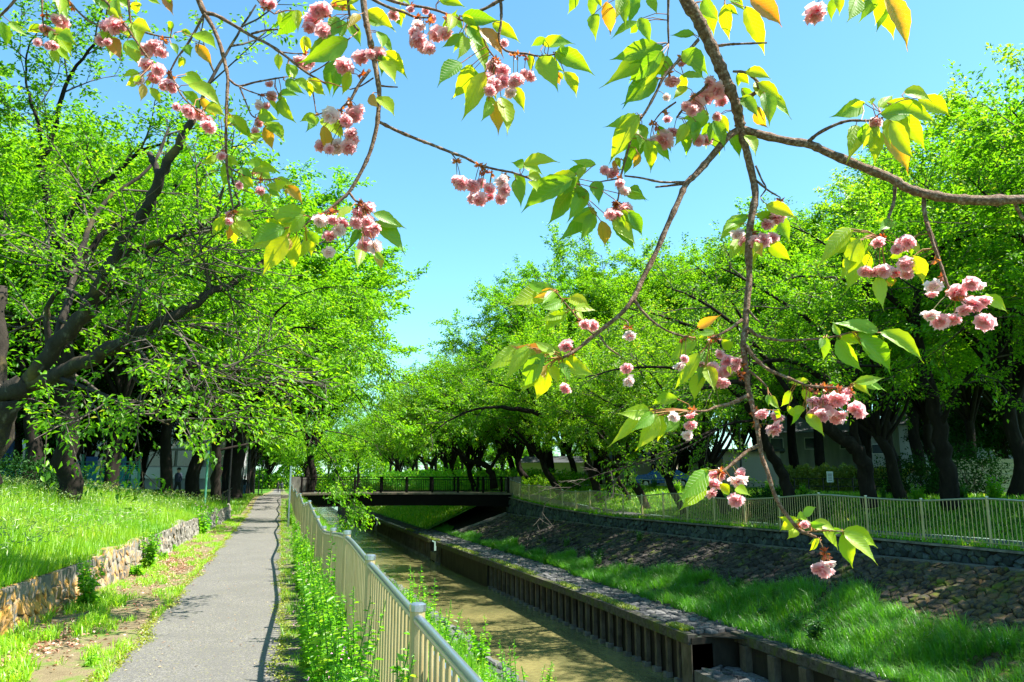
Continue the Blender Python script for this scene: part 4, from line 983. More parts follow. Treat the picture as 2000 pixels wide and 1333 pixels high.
# far berm and bank grass
n = 150000; Y = 9.5 + 50 * rg.random(n) ** 1.25
tw = .16 + .34 * sm((34 - Y) / 16) + .09 * np.sin(Y * .8) + .05 * np.sin(Y * 2.3)
tw = np.maximum(tw, .03); v = -.14 + (tw + .14) * rg.random(n) ** .9
x0 = x_r(Y) + 2.0; x1 = x_f(Y) - .54; X = x0 + (x1 - x0) * v; Z = np.where(v > 0, ZB - .06 + (z_ledge(Y) - ZB) * v, ZB)
keep = (clump(X, Y, 1.3, 3) * .6 + clump(X, Y, 3.1, 5) * .4) > .26; keep &= (v > -.04) | (Y < 30)
X, Y, Z, v = X[keep], Y[keep], Z[keep], v[keep]; n = len(X); hh = .14 + .42 * (clump(X, Y, .9, 1) * .5 + clump(X, Y, 2.6, 2) * .5) * ip(Y, [10, 30, 50], [1.2, 1, .5])
V, Fc = blades(np.stack([X, Y, Z], 1), .25, 1.35, .020, rg, 1.0, (-.3, -.1)); V = V.reshape(-1, 5, 3); b0 = V[:, :1].copy()
V = (b0 + (V - b0) * np.where(np.arange(5)[None, :, None] > 1, hh[:, None, None], 1)).reshape(-1, 3)
stuff('berm_grass', V, Fc, M_DGRASS, np.repeat(np.clip(.5 * rg.random(n) + .5 * clump(X, Y, 1.5), 0, 1), 3), 'lush grass along the foot of the far stone bank', 'grass')
# moss and low grass along the cap beam
n = 16000; Y = 18.5 + 40 * rg.random(n) ** 1.4; X = x_r(Y) + .0 + .38 * rg.random(n); keep = (clump(X * .3, Y, .55, .3) > .42) & (rg.random(n) < .9); X, Y = X[keep], Y[keep]; n = len(X)
V, Fc = blades(np.stack([X, Y, np.full(n, ZB)], 1), .02, .12, .02, rg, .9, (-.2, 0)); stuff('cap_moss', V, Fc, M_MOSS, np.repeat(rg.random(n), 3), 'yellow-green moss and grass tufts on the river wall cap', 'moss')
# right lawn
n = 60000; Y = 10 + 60 * rg.random(n) ** 1.2; X = x_f(Y) - .12 + 15 * rg.random(n) ** 1.4; d = X - x_f(Y); keep = (d < .5) | (d > 2.25); X, Y = X[keep], Y[keep]; n = len(X)
V, Fc = blades(np.stack([X, Y, z_right(X, Y) - .02], 1), .08, .26, .03, rg, .6); stuff('far_lawn_grass', V, Fc, M_GRASS, np.repeat(rg.random(n), 3), 'grass under the trees behind the far fence', 'grass')
n = 22000; Y = 58 + 50 * rg.random(n); X = x_r(Y) + 1.4 + 5 * rg.random(n)
V, Fc = blades(np.stack([X, Y, ZB + (X - x_r(Y) - 1.4) * .45], 1), .15, .5, .06, rg, .6); stuff('grass_beyond_bridge', V, Fc, M_GRASS, np.repeat(rg.random(n), 3), 'bright grassy slope seen under the bridge', 'grass')
loft('slope_beyond_bridge', np.arange(57, 125, 4), lambda y: (float(x_r(y)) + 1.3, float(x_r(y)) + 6.6), 4, lambda x, y: ZB + (x - x_r(y) - 1.3) * .45, M_LAWN)
# leaf litter
pts = []
for cx, cy, sx, sy, m in ((-2.0, 17.5, .28, 1.6, 1500), (-2.2, 20.5, .2, 2.0, 700), (-2.5, 9.8, .3, .7, 900), (-2.1, 27.5, .25, 1.2, 500), (-1.9, 13.5, .4, 2.5, 500), (-1.9, 50, .6, 6, 500)):
    pts.append(np.stack([cx + rg.normal(size=m) * sx, cy + rg.normal(size=m) * sy, np.full(m, .012)], 1))
P = np.concatenate(pts); keep = (P[:, 0] > x_wall(P[:, 1]) + .03) & (P[:, 0] < -1.3) & (P[:, 1] > 7); P = P[keep]; n = len(P); P[:, 2] += z_path(P[:, 1]) + rg.random(n) * .02
D = rg.normal(size=(n, 3)); D[:, 2] *= .25; NN = rg.normal(size=(n, 3)) * .35 + [0, 0, 1]
V, Fc = leaf_cloud(P, D, NN, rg.uniform(.03, .06, n), .03, rg); stuff('leaf_litter', V, Fc, M_LITTER, np.repeat(rg.random(n), 2), 'dry brown fallen leaves and petals at the foot of the stone wall', 'leaf litter')
n = 420; P = np.stack([-1.4 + 1.5 * rg.random(n) ** 1.2, 5 + 40 * rg.random(n) ** 1.7, np.zeros(n)], 1); P[:, 2] = z_path(P[:, 1]) + .016
D = rg.normal(size=(n, 3)); D[:, 2] = 0
V, Fc = leaf_cloud(P, D, rg.normal(size=(n, 3)) * .15 + [0, 0, 1], rg.uniform(.015, .04, n), .018, rg, .1, .05); stuff('path_litter', V, Fc, M_LITTER, np.repeat(rg.random(n), 2), 'sparse fallen petals and leaf bits on the asphalt', 'leaf litter')
# clover along the asphalt edge
n = 15000; Y = 5 + 40 * rg.random(n) ** 1.6; sd = rg.random(n) < .6; X = np.where(sd, -1.43, .10) + rg.normal(size=n) * .045 + .05 * np.sin(Y * 2.1) + .03 * np.sin(Y * 5.3)
P = np.stack([X, Y, z_path(Y) + .012 + rg.random(n) * .012], 1); D = rg.normal(size=(n, 3)); D[:, 2] *= .3
V, Fc = leaf_cloud(P, D, rg.normal(size=(n, 3)) * .3 + [0, 0, 1], .028, .02, rg); stuff('edge_clover', V, Fc, M_MOSS, np.repeat(rg.random(n), 2), 'thin yellow-green clover line along the asphalt edges', 'clover')

# ------------------------------------------------------------------ weeds and shrubs
def weed_parts(seed, ht, ns, mat=M_WEED, leaf=.07, spike=True, flower=None, bushy=1.0):
    r = np.random.default_rng(seed); st = []; B, D, L = [], [], []
    fl = []
    for s in range(ns):
        a = r.uniform(0, 6.28); d = np.array([math.cos(a) * .22, math.sin(a) * .22, 1]); h = ht * r.uniform(.6, 1.05)
        P = wig((math.cos(a) * .05 * r.random(), math.sin(a) * .05, 0), d, h, 6, r, .07, .02)
        st.append(tube(P, np.linspace(.007, .003, len(P)), 4, False))
        m = int(26 * bushy)
        for j in range(m):
            t = .08 + .9 * j / m; p, dd = at(P, min(.999, t)); q = rnd_perp(dd, r)
            big = (1 - t) ** .7 * 1.3 + .25
            B.append(p); D.append(q * .9 + dd * .35); L.append(leaf * big * r.uniform(.7, 1.3))
        if spike:
            for j in range(46):
                t = .6 + .4 * j / 46; p, dd = at(P, min(.999, t)); B.append(p + rnd_perp(dd, r) * .008); D.append(rnd_perp(dd, r) + dd * .6); L.append(.022 * (1.35 - t * .8))
        if flower:
            if r.random() < .5: fl += [P[-1] + r.normal(size=3) * .03 for _ in range(2)]
    B, D, L = np.array(B), np.array(D), np.array(L)
    V, Fc = leaf_cloud(B, D, r.normal(size=B.shape) * .5 + [0, 0, 1], L, L * .42, r, droop=.3)
    out = [('stems', me('stems', *join(st), M_WEED)), ('foliage', me('foliage', V, Fc, mat, attr=np.repeat(r.random(len(L)), 2)))]
    if flower:
        fp = np.array(fl); V, Fc = leaf_cloud(np.repeat(fp, 4, 0), r.normal(size=(len(fp) * 4, 3)), r.normal(size=(len(fp) * 4, 3)), .014, .012, r)
        out.append(('flower_dots', me('flower_dots', V, Fc, flower)))
    return out
M_YEL = principled('yellow_petals', (.8, .6, .02), .6); M_PINKF = principled('small_pink_flowers', (.8, .35, .6), .6); M_WHF = principled('small_white_flowers', (.8, .8, .78), .6)
W = {'tall': weed_parts(8, 1.15, 5, leaf=.085, bushy=1.6), 'dock': weed_parts(1, 1.05, 9, leaf=.10, bushy=1.8), 'dock2': weed_parts(2, .8, 9, leaf=.10, bushy=1.8), 'bush': weed_parts(3, .6, 18, leaf=.075, spike=False, flower=M_PINKF, bushy=1.3),
     'rape': weed_parts(4, .8, 6, leaf=.08, spike=False, flower=M_YEL), 'low': weed_parts(5, .22, 12, leaf=.09, spike=False, bushy=.5), 'shade': weed_parts(6, .6, 9, leaf=.10, mat=M_MIDLEAF, spike=False, flower=None, bushy=1.0),
     'white': weed_parts(7, .6, 10, leaf=.07, mat=M_MIDLEAF, spike=False, flower=M_WHF)}
def put_weed(kd, x, y, z, s, name, label, group=None, sz=None):
    root = thing(name, (x, y, z), label, 'weed' if kd not in ('shade',) else 'plant', group, rt_.uniform(0, 6.28))
    root.scale = (s, s, sz or s)
    for nm, m in W[kd]: link(nm, m, root)
G1 = 'tall weeds crowding the near fence'
for i in range(50):
    y = 2.9 + 13.5 * (i / 49) ** 1.25 + rt_.uniform(-.15, .15); x = rt_.uniform(.36, .60)
    kd = rt_.choice(['dock', 'dock2', 'bush', 'bush', 'dock2']); s = rt_.uniform(.75, 1.0) * (1 if y < 9 else .8)
    if 4.6 < y < 6.2 and kd == 'dock': kd = 'bush'
    put_weed(kd, x, y, 0, s, 'roadside_weed', 'leafy green weed in the thicket between the path edge and the near fence', G1)
for y, x, s_, lb in [(3.9, .46, .95, 'tall seeding dock stem nearest the bottom of the view, in front of the near fence'), (4.9, .42, .9, 'tall seeding dock leaning on the fence beside the printed board'),
                     (6.1, .5, 1.0, 'tall dock spire against the second visible post of the near fence'), (7.2, .4, .95, 'tall dock between the second and third visible fence posts'), (9.2, .5, 1.0, 'tall dock spire rising to the rail at the dip of the near fence')]:
    put_weed('tall', x, y, 0, s_, 'dock_plant', lb)
for px_, py_, dd, s_, lb in [(850, 1300, 7.5, .85, 'big seeding dock leaning out over the water behind the near fence'), (1000, 1400, 6.2, .7, 'leafy dock behind the fence at the bottom of the view'), (810, 1240, 10, .9, 'pale seeding dock behind the nearest visible fence post')]:
    p = pd(px_, py_, dd); put_weed('tall', p[0], p[1], p[2] - .2, s_, 'dock_plant', lb)
for i in range(14):
    y = 17 + i * 2.2; put_weed('bush', rt_.uniform(.4, .58), y, float(z_path(y)), rt_.uniform(.6, .9), 'roadside_weed', 'leafy green weed in the thicket between the path edge and the near fence', G1)
G2 = 'weeds on the near river slope'
for i in range(74):
    y = 3.6 + 30 * (i / 73) ** 1.5; x = rt_.uniform(2.2, float(x_l(y)) - .5) if y > 6 else rt_.uniform(1.2, 3.5)
    z = ZB * float(sm((x - 1.0) / (x_l(y) - 1.8))); kd = rt_.choice(['dock', 'bush', 'rape', 'dock2', 'bush'])
    if y > 16: kd = rt_.choice(['rape', 'bush', 'bush'])
    put_weed(kd, x, y, z - .03, rt_.uniform(.6, 1.05), 'slope_weed', 'tall weed growing on the near river slope beyond the fence', G2)
for (px_, py_, s, kd, lb) in [(545 / 3.33, 1165, .8, 'low', 'tuft of long leaves at the foot of the stone wall, nearest the left edge'), (262, 1125, 1.1, 'low', 'dandelion-like leafy clump at the wall foot beside the brown leaf litter'), (285, 1112, 1.0, 'dock2', 'grassy weed clump against the middle of the stone wall'),
                         (318, 1092, .8, 'low', 'small round leafy clump on the litter below the wall'), (340, 1075, .7, 'low', 'small leafy clump beyond the litter patch'), (392, 1045, 1.5, 'bush', 'leafy bush covering the gap in the stone wall'), (412, 1030, 1.2, 'bush', 'leafy bush at the far end of the stone wall'), (170, 1190, .9, 'dock2', 'tall grass tuft rising against the lichen-covered stones'), (180, 1300, .5, 'low', 'flat leafy clump on the verge near the bottom of the view')]:
    p = pz(px_, py_, 0); put_weed(kd, p[0], p[1], 0, s, 'wall_weed', lb)
for (px_, py_, s, kd, lb) in [(1440, 1155, 1.3, 'shade', 'broad-leaved dark plant standing in the berm grass left of centre bank'), (1590, 1240, 1.2, 'shade', 'broad-leaved dark plant in the lower berm grass'), (1940, 1135, 1.1, 'shade', 'leafy creeper on the stones at the right edge'), (1250, 1045, .9, 'shade', 'leafy seedling rooted in the far retaining wall'), (1500, 1150, 1.0, 'shade', 'smaller leafy plant beside the broad-leaved one on the berm'), (1330, 1100, .7, 'white', 'white-flowered weed at the top of the berm grass'), (1895, 1000, 1.3, 'white', 'white-flowered shrub behind the far fence at the right')]:
    p = pz(px_, py_ + 12, -1.75 if py_ > 1050 and py_ != 1135 else (-.9 if py_ != 1000 else .2)); put_weed(kd, p[0], p[1], p[2], s, 'bank_plant', lb)
for i in range(46):
    y = 11 + 34 * (i / 45) ** 1.3; v_ = rt_.uniform(-.1, .42); xx = float(x_r(y)) + 2.0; x = xx + (float(x_f(y)) - .54 - xx) * v_
    z = ZB + (float(z_ledge(y)) - ZB) * max(v_, 0); put_weed(rt_.choice(['shade', 'bush', 'white', 'shade', 'low']), x, y, z - .04, rt_.uniform(.45, 1.0), 'berm_weed', 'leafy weed mixed into the grass along the foot of the far bank', 'weeds in the berm grass')
for i in range(34):
    y = 13 + i * 1.25; x = float(x_f(y)) + rt_.uniform(5.5, 12); put_weed(rt_.choice(['white', 'shade', 'bush']), x, y, gr(x, y), rt_.uniform(.8, 1.5), 'lawn_plant', 'undergrowth plant on the shaded lawn behind the far fence', 'undergrowth behind the far fence')
def shrub(name, x, y, z, sx, sy, sz, n, mat, L, label, cat='shrub', group=None, seed=1):
    r = np.random.default_rng(seed); u = r.normal(size=(n, 3)); u /= np.linalg.norm(u, axis=1)[:, None]
    rad = r.uniform(.55, 1.0, n)[:, None] * (1 + .18 * np.sin(u[:, :1] * 7 + seed) + .15 * np.sin(u[:, 1:2] * 9 + u[:, 2:] * 5))
    B = u * rad * [sx, sy, sz]; B[:, 2] = B[:, 2] + sz * .8; B = B[B[:, 2] > .02]; n = len(B)
    V, Fc = leaf_cloud(B, u[:n] + r.normal(size=(n, 3)) * .6, r.normal(size=(n, 3)) * .6 + [0, 0, 1], L * r.uniform(.6, 1.2, n), L * .5, r)
    root = thing(name, (x, y, z), label, cat, group)
    link('foliage', me('foliage', V, Fc, mat, attr=np.repeat(r.random(n), 2)), root)
    st = [tube(wig((0, 0, -.1), (r.normal() * .4, r.normal() * .4, 1), sz * 1.3, 4, r, .15, 0), [.04, .03, .025, .02, .01], 5, False) for _ in range(5)]
    link('stems', me('stems', *join(st), M_TWIG), root)
    return root
def shrub_px(px_, d, *a, side='r', **k):
    p = pd(px_, 965, d); z = gr(p[0], p[1]) if side == 'r' else gl(p[0], p[1]); return shrub('shrub', p[0], p[1], z, *a, **k)
shrub_px(30, 24, 1.6, 1.2, .7, 2600, M_DARKLEAF, .12, 'dark low shrub under the near tree at the left edge', side='l', seed=2)
shrub_px(85, 26, 1.4, 1.2, .55, 2200, M_DARKLEAF, .12, 'dark shrub beside the ivy-wrapped trunk', side='l', seed=3)
shrub_px(1500, 31, 1.0, 1.0, .8, 2000, M_DARKLEAF, .13, 'dark shrub at the foot of the low-branched leaning cherry', seed=4)
shrub_px(1575, 30, .9, .9, .6, 1800, M_DARKLEAF, .13, 'dark ivy clump between the two leaning cherries', seed=5)
shrub_px(1780, 33, 1.6, 1., 1.1, 2400, M_DARKLEAF, .14, 'dark clipped shrub behind the seated people', seed=6)
shrub_px(1900, 31, 1.8, 1.0, 1.25, 2800, M_DARKLEAF, .14, 'wide dark shrub beside the thick-trunked tree', seed=7)
for i, (px_, d) in enumerate([(1050, 58), (1085, 62), (1120, 60), (700, 75), (660, 72), (740, 80)]):
    p = pd(px_, 960, d); shrub('shrub', p[0], p[1], gr(p[0], p[1]) if px_ > 900 else -.2, 1.8, 1.5, .8, 1500, M_ZELK, .2, 'rounded green shrub in the distance beyond the fence' if px_ > 900 else 'green bush beyond the bridge railing', group='distant shrubs beyond the fence' if px_ > 900 else 'bushes beyond the bridge', seed=20 + i)

# ------------------------------------------------------------------ poles and lamps
def lamp(x, y, h, label, group=None):
    z = float(z_path(y)) if x > -3 else gl(x, y)
    r = thing('lamp_post', (x, y, z), label, 'lamp post', group)
    part('pole', *tube([[x, y, z - .1], [x, y, z + 1.0], [x, y, z + 1.02], [x, y, z + h]], [.075, .07, .045, .04], 10), M_LAMP, r)
    part('lamp_head', *tube([[x, y, z + h], [x, y, z + h + .06], [x, y, z + h + .3], [x, y, z + h + .36]], [.06, .15, .19, .05], 10), M_LAMP, r)
lamp(-2.45, 41.5, 4.0, 'nearest black lamp post standing at the left path edge')
for y in (55, 66): lamp(-2.45, y, 4.2, 'black lamp post at the path edge, %s beyond the nearest one' % ('next' if y == 55 else 'second'))
for y in (80, 96, 114): lamp(-2.45, y, 4.2, 'small distant black lamp post along the path', 'distant lamp posts along the path')
p = pd(401, 968, 31); z = gl(p[0], p[1]); r_ = thing('green_pole', (p[0], p[1], z), 'thin pale green metal pole on the grassy bank', 'pole')
part('pole', *tube([[p[0], p[1], z - .1], [p[0], p[1], z + 2.75]], .045, 10), M_GPOLE, r_)
part('cap', *tube([[p[0], p[1], z + 2.751], [p[0], p[1], z + 2.8]], .055, 10), M_GPOLE, r_)
r_ = thing('grey_pole', (.33, 29, 0), 'slim grey metal pole standing between the path and the fence', 'pole')
part('pole', *tube([[.33, 29, -.1], [.33, 29, 2.12]], .035, 10), M_STEEL, r_); part('cap', *tube([[.33, 29, 2.121], [.33, 29, 2.15]], .042, 10), M_STEEL, r_)
p = pd(1451, 985, 33); z = gr(p[0], p[1]); r_ = thing('lamp_post', (p[0], p[1], z), 'thin black lamp post between the trees on the right bank', 'lamp post')
part('pole', *tube([[p[0], p[1], z - .1], [p[0], p[1], z + 4.2]], [.06, .04], 8), M_LAMP, r_); part('lamp_head', *tube([[p[0], p[1], z + 4.2], [p[0], p[1], z + 4.28], [p[0], p[1], z + 4.5]], [.05, .15, .12], 8), M_LAMP, r_)

# low dark rail fence on the left lawn edge, far
lr = thing('low_rail_fence', (-3.0, 48, .4), 'low dark rail fence under the trees at the left of the path crest', 'fence')
for k in range(6):
    y = 44 + k * 2.2; z = gl(-2.9, y); part('post', *beam((-2.9, y, z - .1), (-2.9, y, z + .8), .06, .06), M_LAMP, lr)
part('rail', *beam((-2.9, 44, gl(-2.9, 44) + .78), (-2.9, 55, gl(-2.9, 55) + .78), .05, .05), M_LAMP, lr)
part('rail', *beam((-2.9, 44, gl(-2.9, 44) + .42), (-2.9, 55, gl(-2.9, 55) + .42), .05, .05), M_LAMP, lr)

# ------------------------------------------------------------------ background buildings left
def frame_rel(o3, yaw):
    c, s = math.cos(yaw), math.sin(yaw)
    return lambda x, y, z: np.array([o3[0] + c * x - s * y, o3[1] + s * x + c * y, o3[2] + z])
def boxes(fr, lst, yaw):
    return join([box(fr(*c), s, yaw) for c, s in lst])
p = pd(60, 960, 75); yw = -YAW
b = thing('office_building', (p[0], p[1], .5), 'white office building with horizontal window bands behind the left trees', 'building')
fr = frame_rel((p[0], p[1], .5), yw)
part('wall', *boxes(fr, [((0, 6, 5.5), (34, 11.6, 11))], yw), M_WALLG, b)
for k in range(4):
    part('floor_band', *boxes(fr, [((0, .05, 1.6 + k * 2.9), (34.4, .5, 1.1))], yw), M_WHITE, b)
    for j in range(12):
        part('window', *boxes(fr, [((-15.5 + j * 2.8, .16, 3.0 + k * 2.9), (2.5, .12, 1.5))], yw), M_GLASS, b)
p = pd(100, 955, 36); nf = thing('net_fence', (p[0], p[1], 1.2), 'tall fence of teal posts and netting with blue sheets behind the left trees', 'fence')
fr = frame_rel((p[0], p[1], 1.2), yw)
for k in range(-5, 4): part('post', *tube([fr(k * 1.35, 0, -.2), fr(k * 1.35, 0, 6.5 if k < 1 else 1.6)], .06, 8), M_GPOLE, nf)
for z in (.02, 1.25): part('rail', *boxes(fr, [((-1.4, .05, z), (11, .05, .06))], yw), M_GPOLE, nf)
wires = [beam(fr(-7 + i * .31, .1, 0), fr(-7 + i * .31, .1, 1.25), .012, .012) for i in range(36)] + [beam(fr(-7, .1, .1 + i * .09), fr(4.1, .1, .1 + i * .09), .012, .03) for i in range(12)]
part('netting', *join(wires), M_TEAL, nf)
for k in (-4, -2, 0, 1, 2): part('blue_sheet', *boxes(fr, [((k * 1.35 + .3, .25, .75 if k > 0 else 1.4), (.55, .03, 1.5 if k > 0 else 2.8))], yw), M_BLUE, nf)
part('base_wall', *boxes(fr, [((-1.4, .4, -.45), (11, .25, .9))], yw), M_CONC, nf)
for k in range(6): part('buttress', *boxes(fr, [((-6 + k * 1.9, .22, -.5), (.35, .2, .8))], yw), M_CONC, nf)

# ------------------------------------------------------------------ background right
def house(px_, d, wd, dp, hg, wall, label, roofh=1.8, cat='house', shut=False, yaw=-.6, side=0):
    p = pd(px_, 950, d); z = gr(p[0], p[1]); b = thing('house' if not shut else 'garage', (p[0], p[1], z), label, cat); fr = frame_rel((p[0], p[1], z), yaw)
    part('wall', *boxes(fr, [((0, dp / 2, hg / 2), (wd, dp, hg))], yaw), wall, b)
    V = [fr(-wd / 2 - .4, -.5, hg), fr(wd / 2 + .4, -.5, hg), fr(wd / 2 + .4, dp + .5, hg), fr(-wd / 2 - .4, dp + .5, hg), fr(-wd / 2 - .4, dp / 2, hg + roofh), fr(wd / 2 + .4, dp / 2, hg + roofh)]
    part('roof', V, [(0, 1, 5, 4), (2, 3, 4, 5), (0, 4, 3), (1, 2, 5), (0, 3, 2, 1)], M_ROOF, b)
    if shut:
        sh = part('shutter', *boxes(fr, [((0, -.03, hg * .42), (wd * .8, .05, hg * .84))], yaw), M_SHUT, b)
        for k in range(9): part('slat', *boxes(fr, [((0, -.07, .15 + k * hg * .09), (wd * .78, .04, hg * .06))], yaw), M_SHUT, sh)
    else:
        nw = max(2, int(wd / 2.4))
        for k in range(nw):
            for zz in ([1.5, 4.2] if hg > 4.5 else [1.5]):
                wn = part('window', *boxes(fr, [((-wd / 2 + (k + .5) * wd / nw, -.03, zz), (1.2, .06, 1.1))], yaw), M_WHITE, b)
                part('pane', *boxes(fr, [((-wd / 2 + (k + .5) * wd / nw, -.07, zz), (1.05, .04, .95))], yaw), M_GLASS, wn)
    return b
house(1470, 56, 4.0, 5, 2.6, M_WALLB, 'small garage with a ribbed metal shutter behind the right bank', .3, 'garage', True)
house(1590, 70, 9, 7, 5.2, M_WALLG, 'grey two-storey house above the bright hedge')
house(1230, 74, 9, 6, 3.0, M_WALLB, 'low beige house behind the trees right of the bridge', .8)
house(1400, 80, 8, 6, 3.2, M_WALLG, 'pale grey house behind the blue car', .8)
house(1090, 88, 9, 6, 3.2, M_WALLB, 'low pale house far beyond the bridge end', .8)
house(1930, 60, 12, 7, 5.0, M_WALLG, 'grey house mostly hidden behind the trees at the right edge')
house(1720, 82, 9, 7, 5.5, M_WALLG, 'grey house showing between the dark trunks')
# hedge with fence and notice
p0 = pd(1525, 953, 50); p1 = pd(1790, 953, 46)
hd = thing('hedge', tuple((p0 + p1) / 2 * [1, 1, 0] + [0, 0, gr(*((p0 + p1) / 2)[:2])]), 'long sunlit yellow-green hedge behind the leaning cherries', 'hedge'); zb = wloc(hd)[2]
n = 26000; t = rg.random(n); s_ = rg.normal(size=n) * .28; zz = rg.random(n) ** .8 * (1.55 + .12 * np.sin(t * 40) + .1 * np.sin(t * 93)); dirn = (p1 - p0); nn_ = np.array([-dirn[1], dirn[0], 0]) / np.linalg.norm(dirn)
B = p0 + dirn * t[:, None] + nn_ * s_[:, None]; B[:, 2] = zb + zz
V, Fc = leaf_cloud(B, rg.normal(size=(n, 3)), rg.normal(size=(n, 3)) + [0, 0, .8], .13 * rg.uniform(.6, 1.2, n), .07, rg); part('foliage', V, Fc, M_HEDGE, hd, attr=np.repeat(rg.random(n), 2))
part('stems', *join([tube([p0 * [1, 1, 0] + dirn * t * [1, 1, 0] + [0, 0, zb - .1], p0 * [1, 1, 0] + dirn * t * [1, 1, 0] + [0, 0, zb + 1.3]], .03, 5) for t in np.linspace(0, 1, 30)]), M_TWIG, hd)
hf = thing('low_rail_fence', tuple(pd(1650, 955, 45)), 'low dark rail fence in front of the bright hedge', 'fence'); q0 = pd(1525, 953, 48.5); q1 = pd(1790, 953, 44.5); q0[2] = q1[2] = zb
for z in (.35, .8): part('rail', *beam(q0 + [0, 0, z], q1 + [0, 0, z], .05, .05), M_LAMP, hf)
for t in np.linspace(0, 1, 10): part('post', *beam(q0 + (q1 - q0) * t - [0, 0, .1], q0 + (q1 - q0) * t + [0, 0, .85], .06, .06), M_LAMP, hf)
p = pd(1621, 932, 44); nz = thing('notice_sign', (p[0], p[1], zb), 'small white notice on a post in front of the bright hedge', 'sign')
part('panel', *box((p[0], p[1], p[2]), (.36, .02, .62), -YAW - .1), M_WHITE, nz); part('post', *tube([[p[0], p[1] + .04, zb - .1], [p[0], p[1] + .04, p[2] + .3]], .025, 6), M_LAMP, nz)
for dz in (-.18, -.06, .06, .16):
    part('text_line', *box((p[0] - .01, p[1] - .014, p[2] + dz), (.22, .006, .035), -YAW - .1), M_LAMP, nz)
p = pd(1925, 944, 36); wf = thing('board_fence', (p[0], p[1], gr(p[0], p[1])), 'pale wooden board fence behind the bench at the far right', 'fence'); fr = frame_rel(wloc(wf), -YAW)
for k in range(7): part('board', *boxes(fr, [((0, 0, .3 + k * .23), (5.0, .04, .21))], -YAW), M_WOODF, wf)
for k in range(4): part('post', *boxes(fr, [((-2.4 + k * 1.6, .06, .9), (.1, .08, 1.9))], -YAW), M_WOODF, wf)
# low blue rail and white wall bits beyond the lawn
p0 = pd(1130, 955, 60); p1 = pd(1330, 955, 56); z = gr(p0[0], p0[1]); wr = thing('pipe_rail', (p0[0], p0[1], z), 'low pale blue pipe rail in front of the houses', 'rail')
for zz in (.3, .7): part('rail', *tube([[p0[0], p0[1], z + zz], [p1[0], p1[1], z + zz]], .04, 6), M_STEEL, wr)
for t in np.linspace(0, 1, 8): q = p0 + (p1 - p0) * t; part('post', *tube([[q[0], q[1], z - .1], [q[0], q[1], z + .72]], .04, 6), M_STEEL, wr)

def car(px_, d, mat, label, yaw):
    p = pd(px_, 955, d); z = gr(p[0], p[1]) if p[0] > 15 else float(z_path(p[1])); r = thing('parked_car', (p[0], p[1], z), label, 'car')
    prof = [(-2.1, .35), (-2.1, .8), (-1.9, .95), (-1.2, 1.02), (-.6, 1.45), (.8, 1.48), (1.5, 1.05), (2.1, .9), (2.15, .35)]
    V = []; 
    for sgn in (-1, 1):
        for (x, zz) in prof: V.append((x, sgn * (.82 if zz < 1.1 else .66), zz))
    n = len(prof); Fc = [tuple(range(n)), tuple(range(2 * n - 1, n - 1, -1))] + [(i, n + i, n + (i + 1) % n, (i + 1) % n) for i in range(n)]
    cy, sy = math.cos(yaw), math.sin(yaw); T = lambda A: np.array([[cy * x - sy * y + p[0], sy * x + cy * y + p[1], zz + z] for x, y, zz in A])
    part('body', T(V), Fc, mat, r)
    for sgn in (-1, 1):
        part('window', T([(-1.05, sgn * .80, 1.05), (1.35, sgn * .80, 1.07), (.75, sgn * .69, 1.42), (-.55, sgn * .69, 1.40)]), [(0, 1, 2, 3)], M_GLASS, r)
        for x in (-1.35, 1.35):
            V, Fc = tube([(x, sgn * .62, .32), (x, sgn * .84, .32)], .32, 14); w_ = part('wheel', T(V), Fc, M_RUB, r)
            V, Fc = tube([(x, sgn * .70, .32), (x, sgn * .855, .32)], .18, 10); part('hubcap', T(V), Fc, M_STEEL, w_)
    part('windscreen', T([(-1.18, -.6, 1.06), (-1.18, .6, 1.06), (-.64, .56, 1.43), (-.64, -.56, 1.43)]) + [-.02, 0, .02], [(0, 1, 2, 3)], M_GLASS, r)
car(1298, 58, M_CAR, 'blue car parked beyond the trees on the right bank', -.5)
car(545, 230, M_CAR, 'tiny blue vehicle at the far end of the path', 1.57)

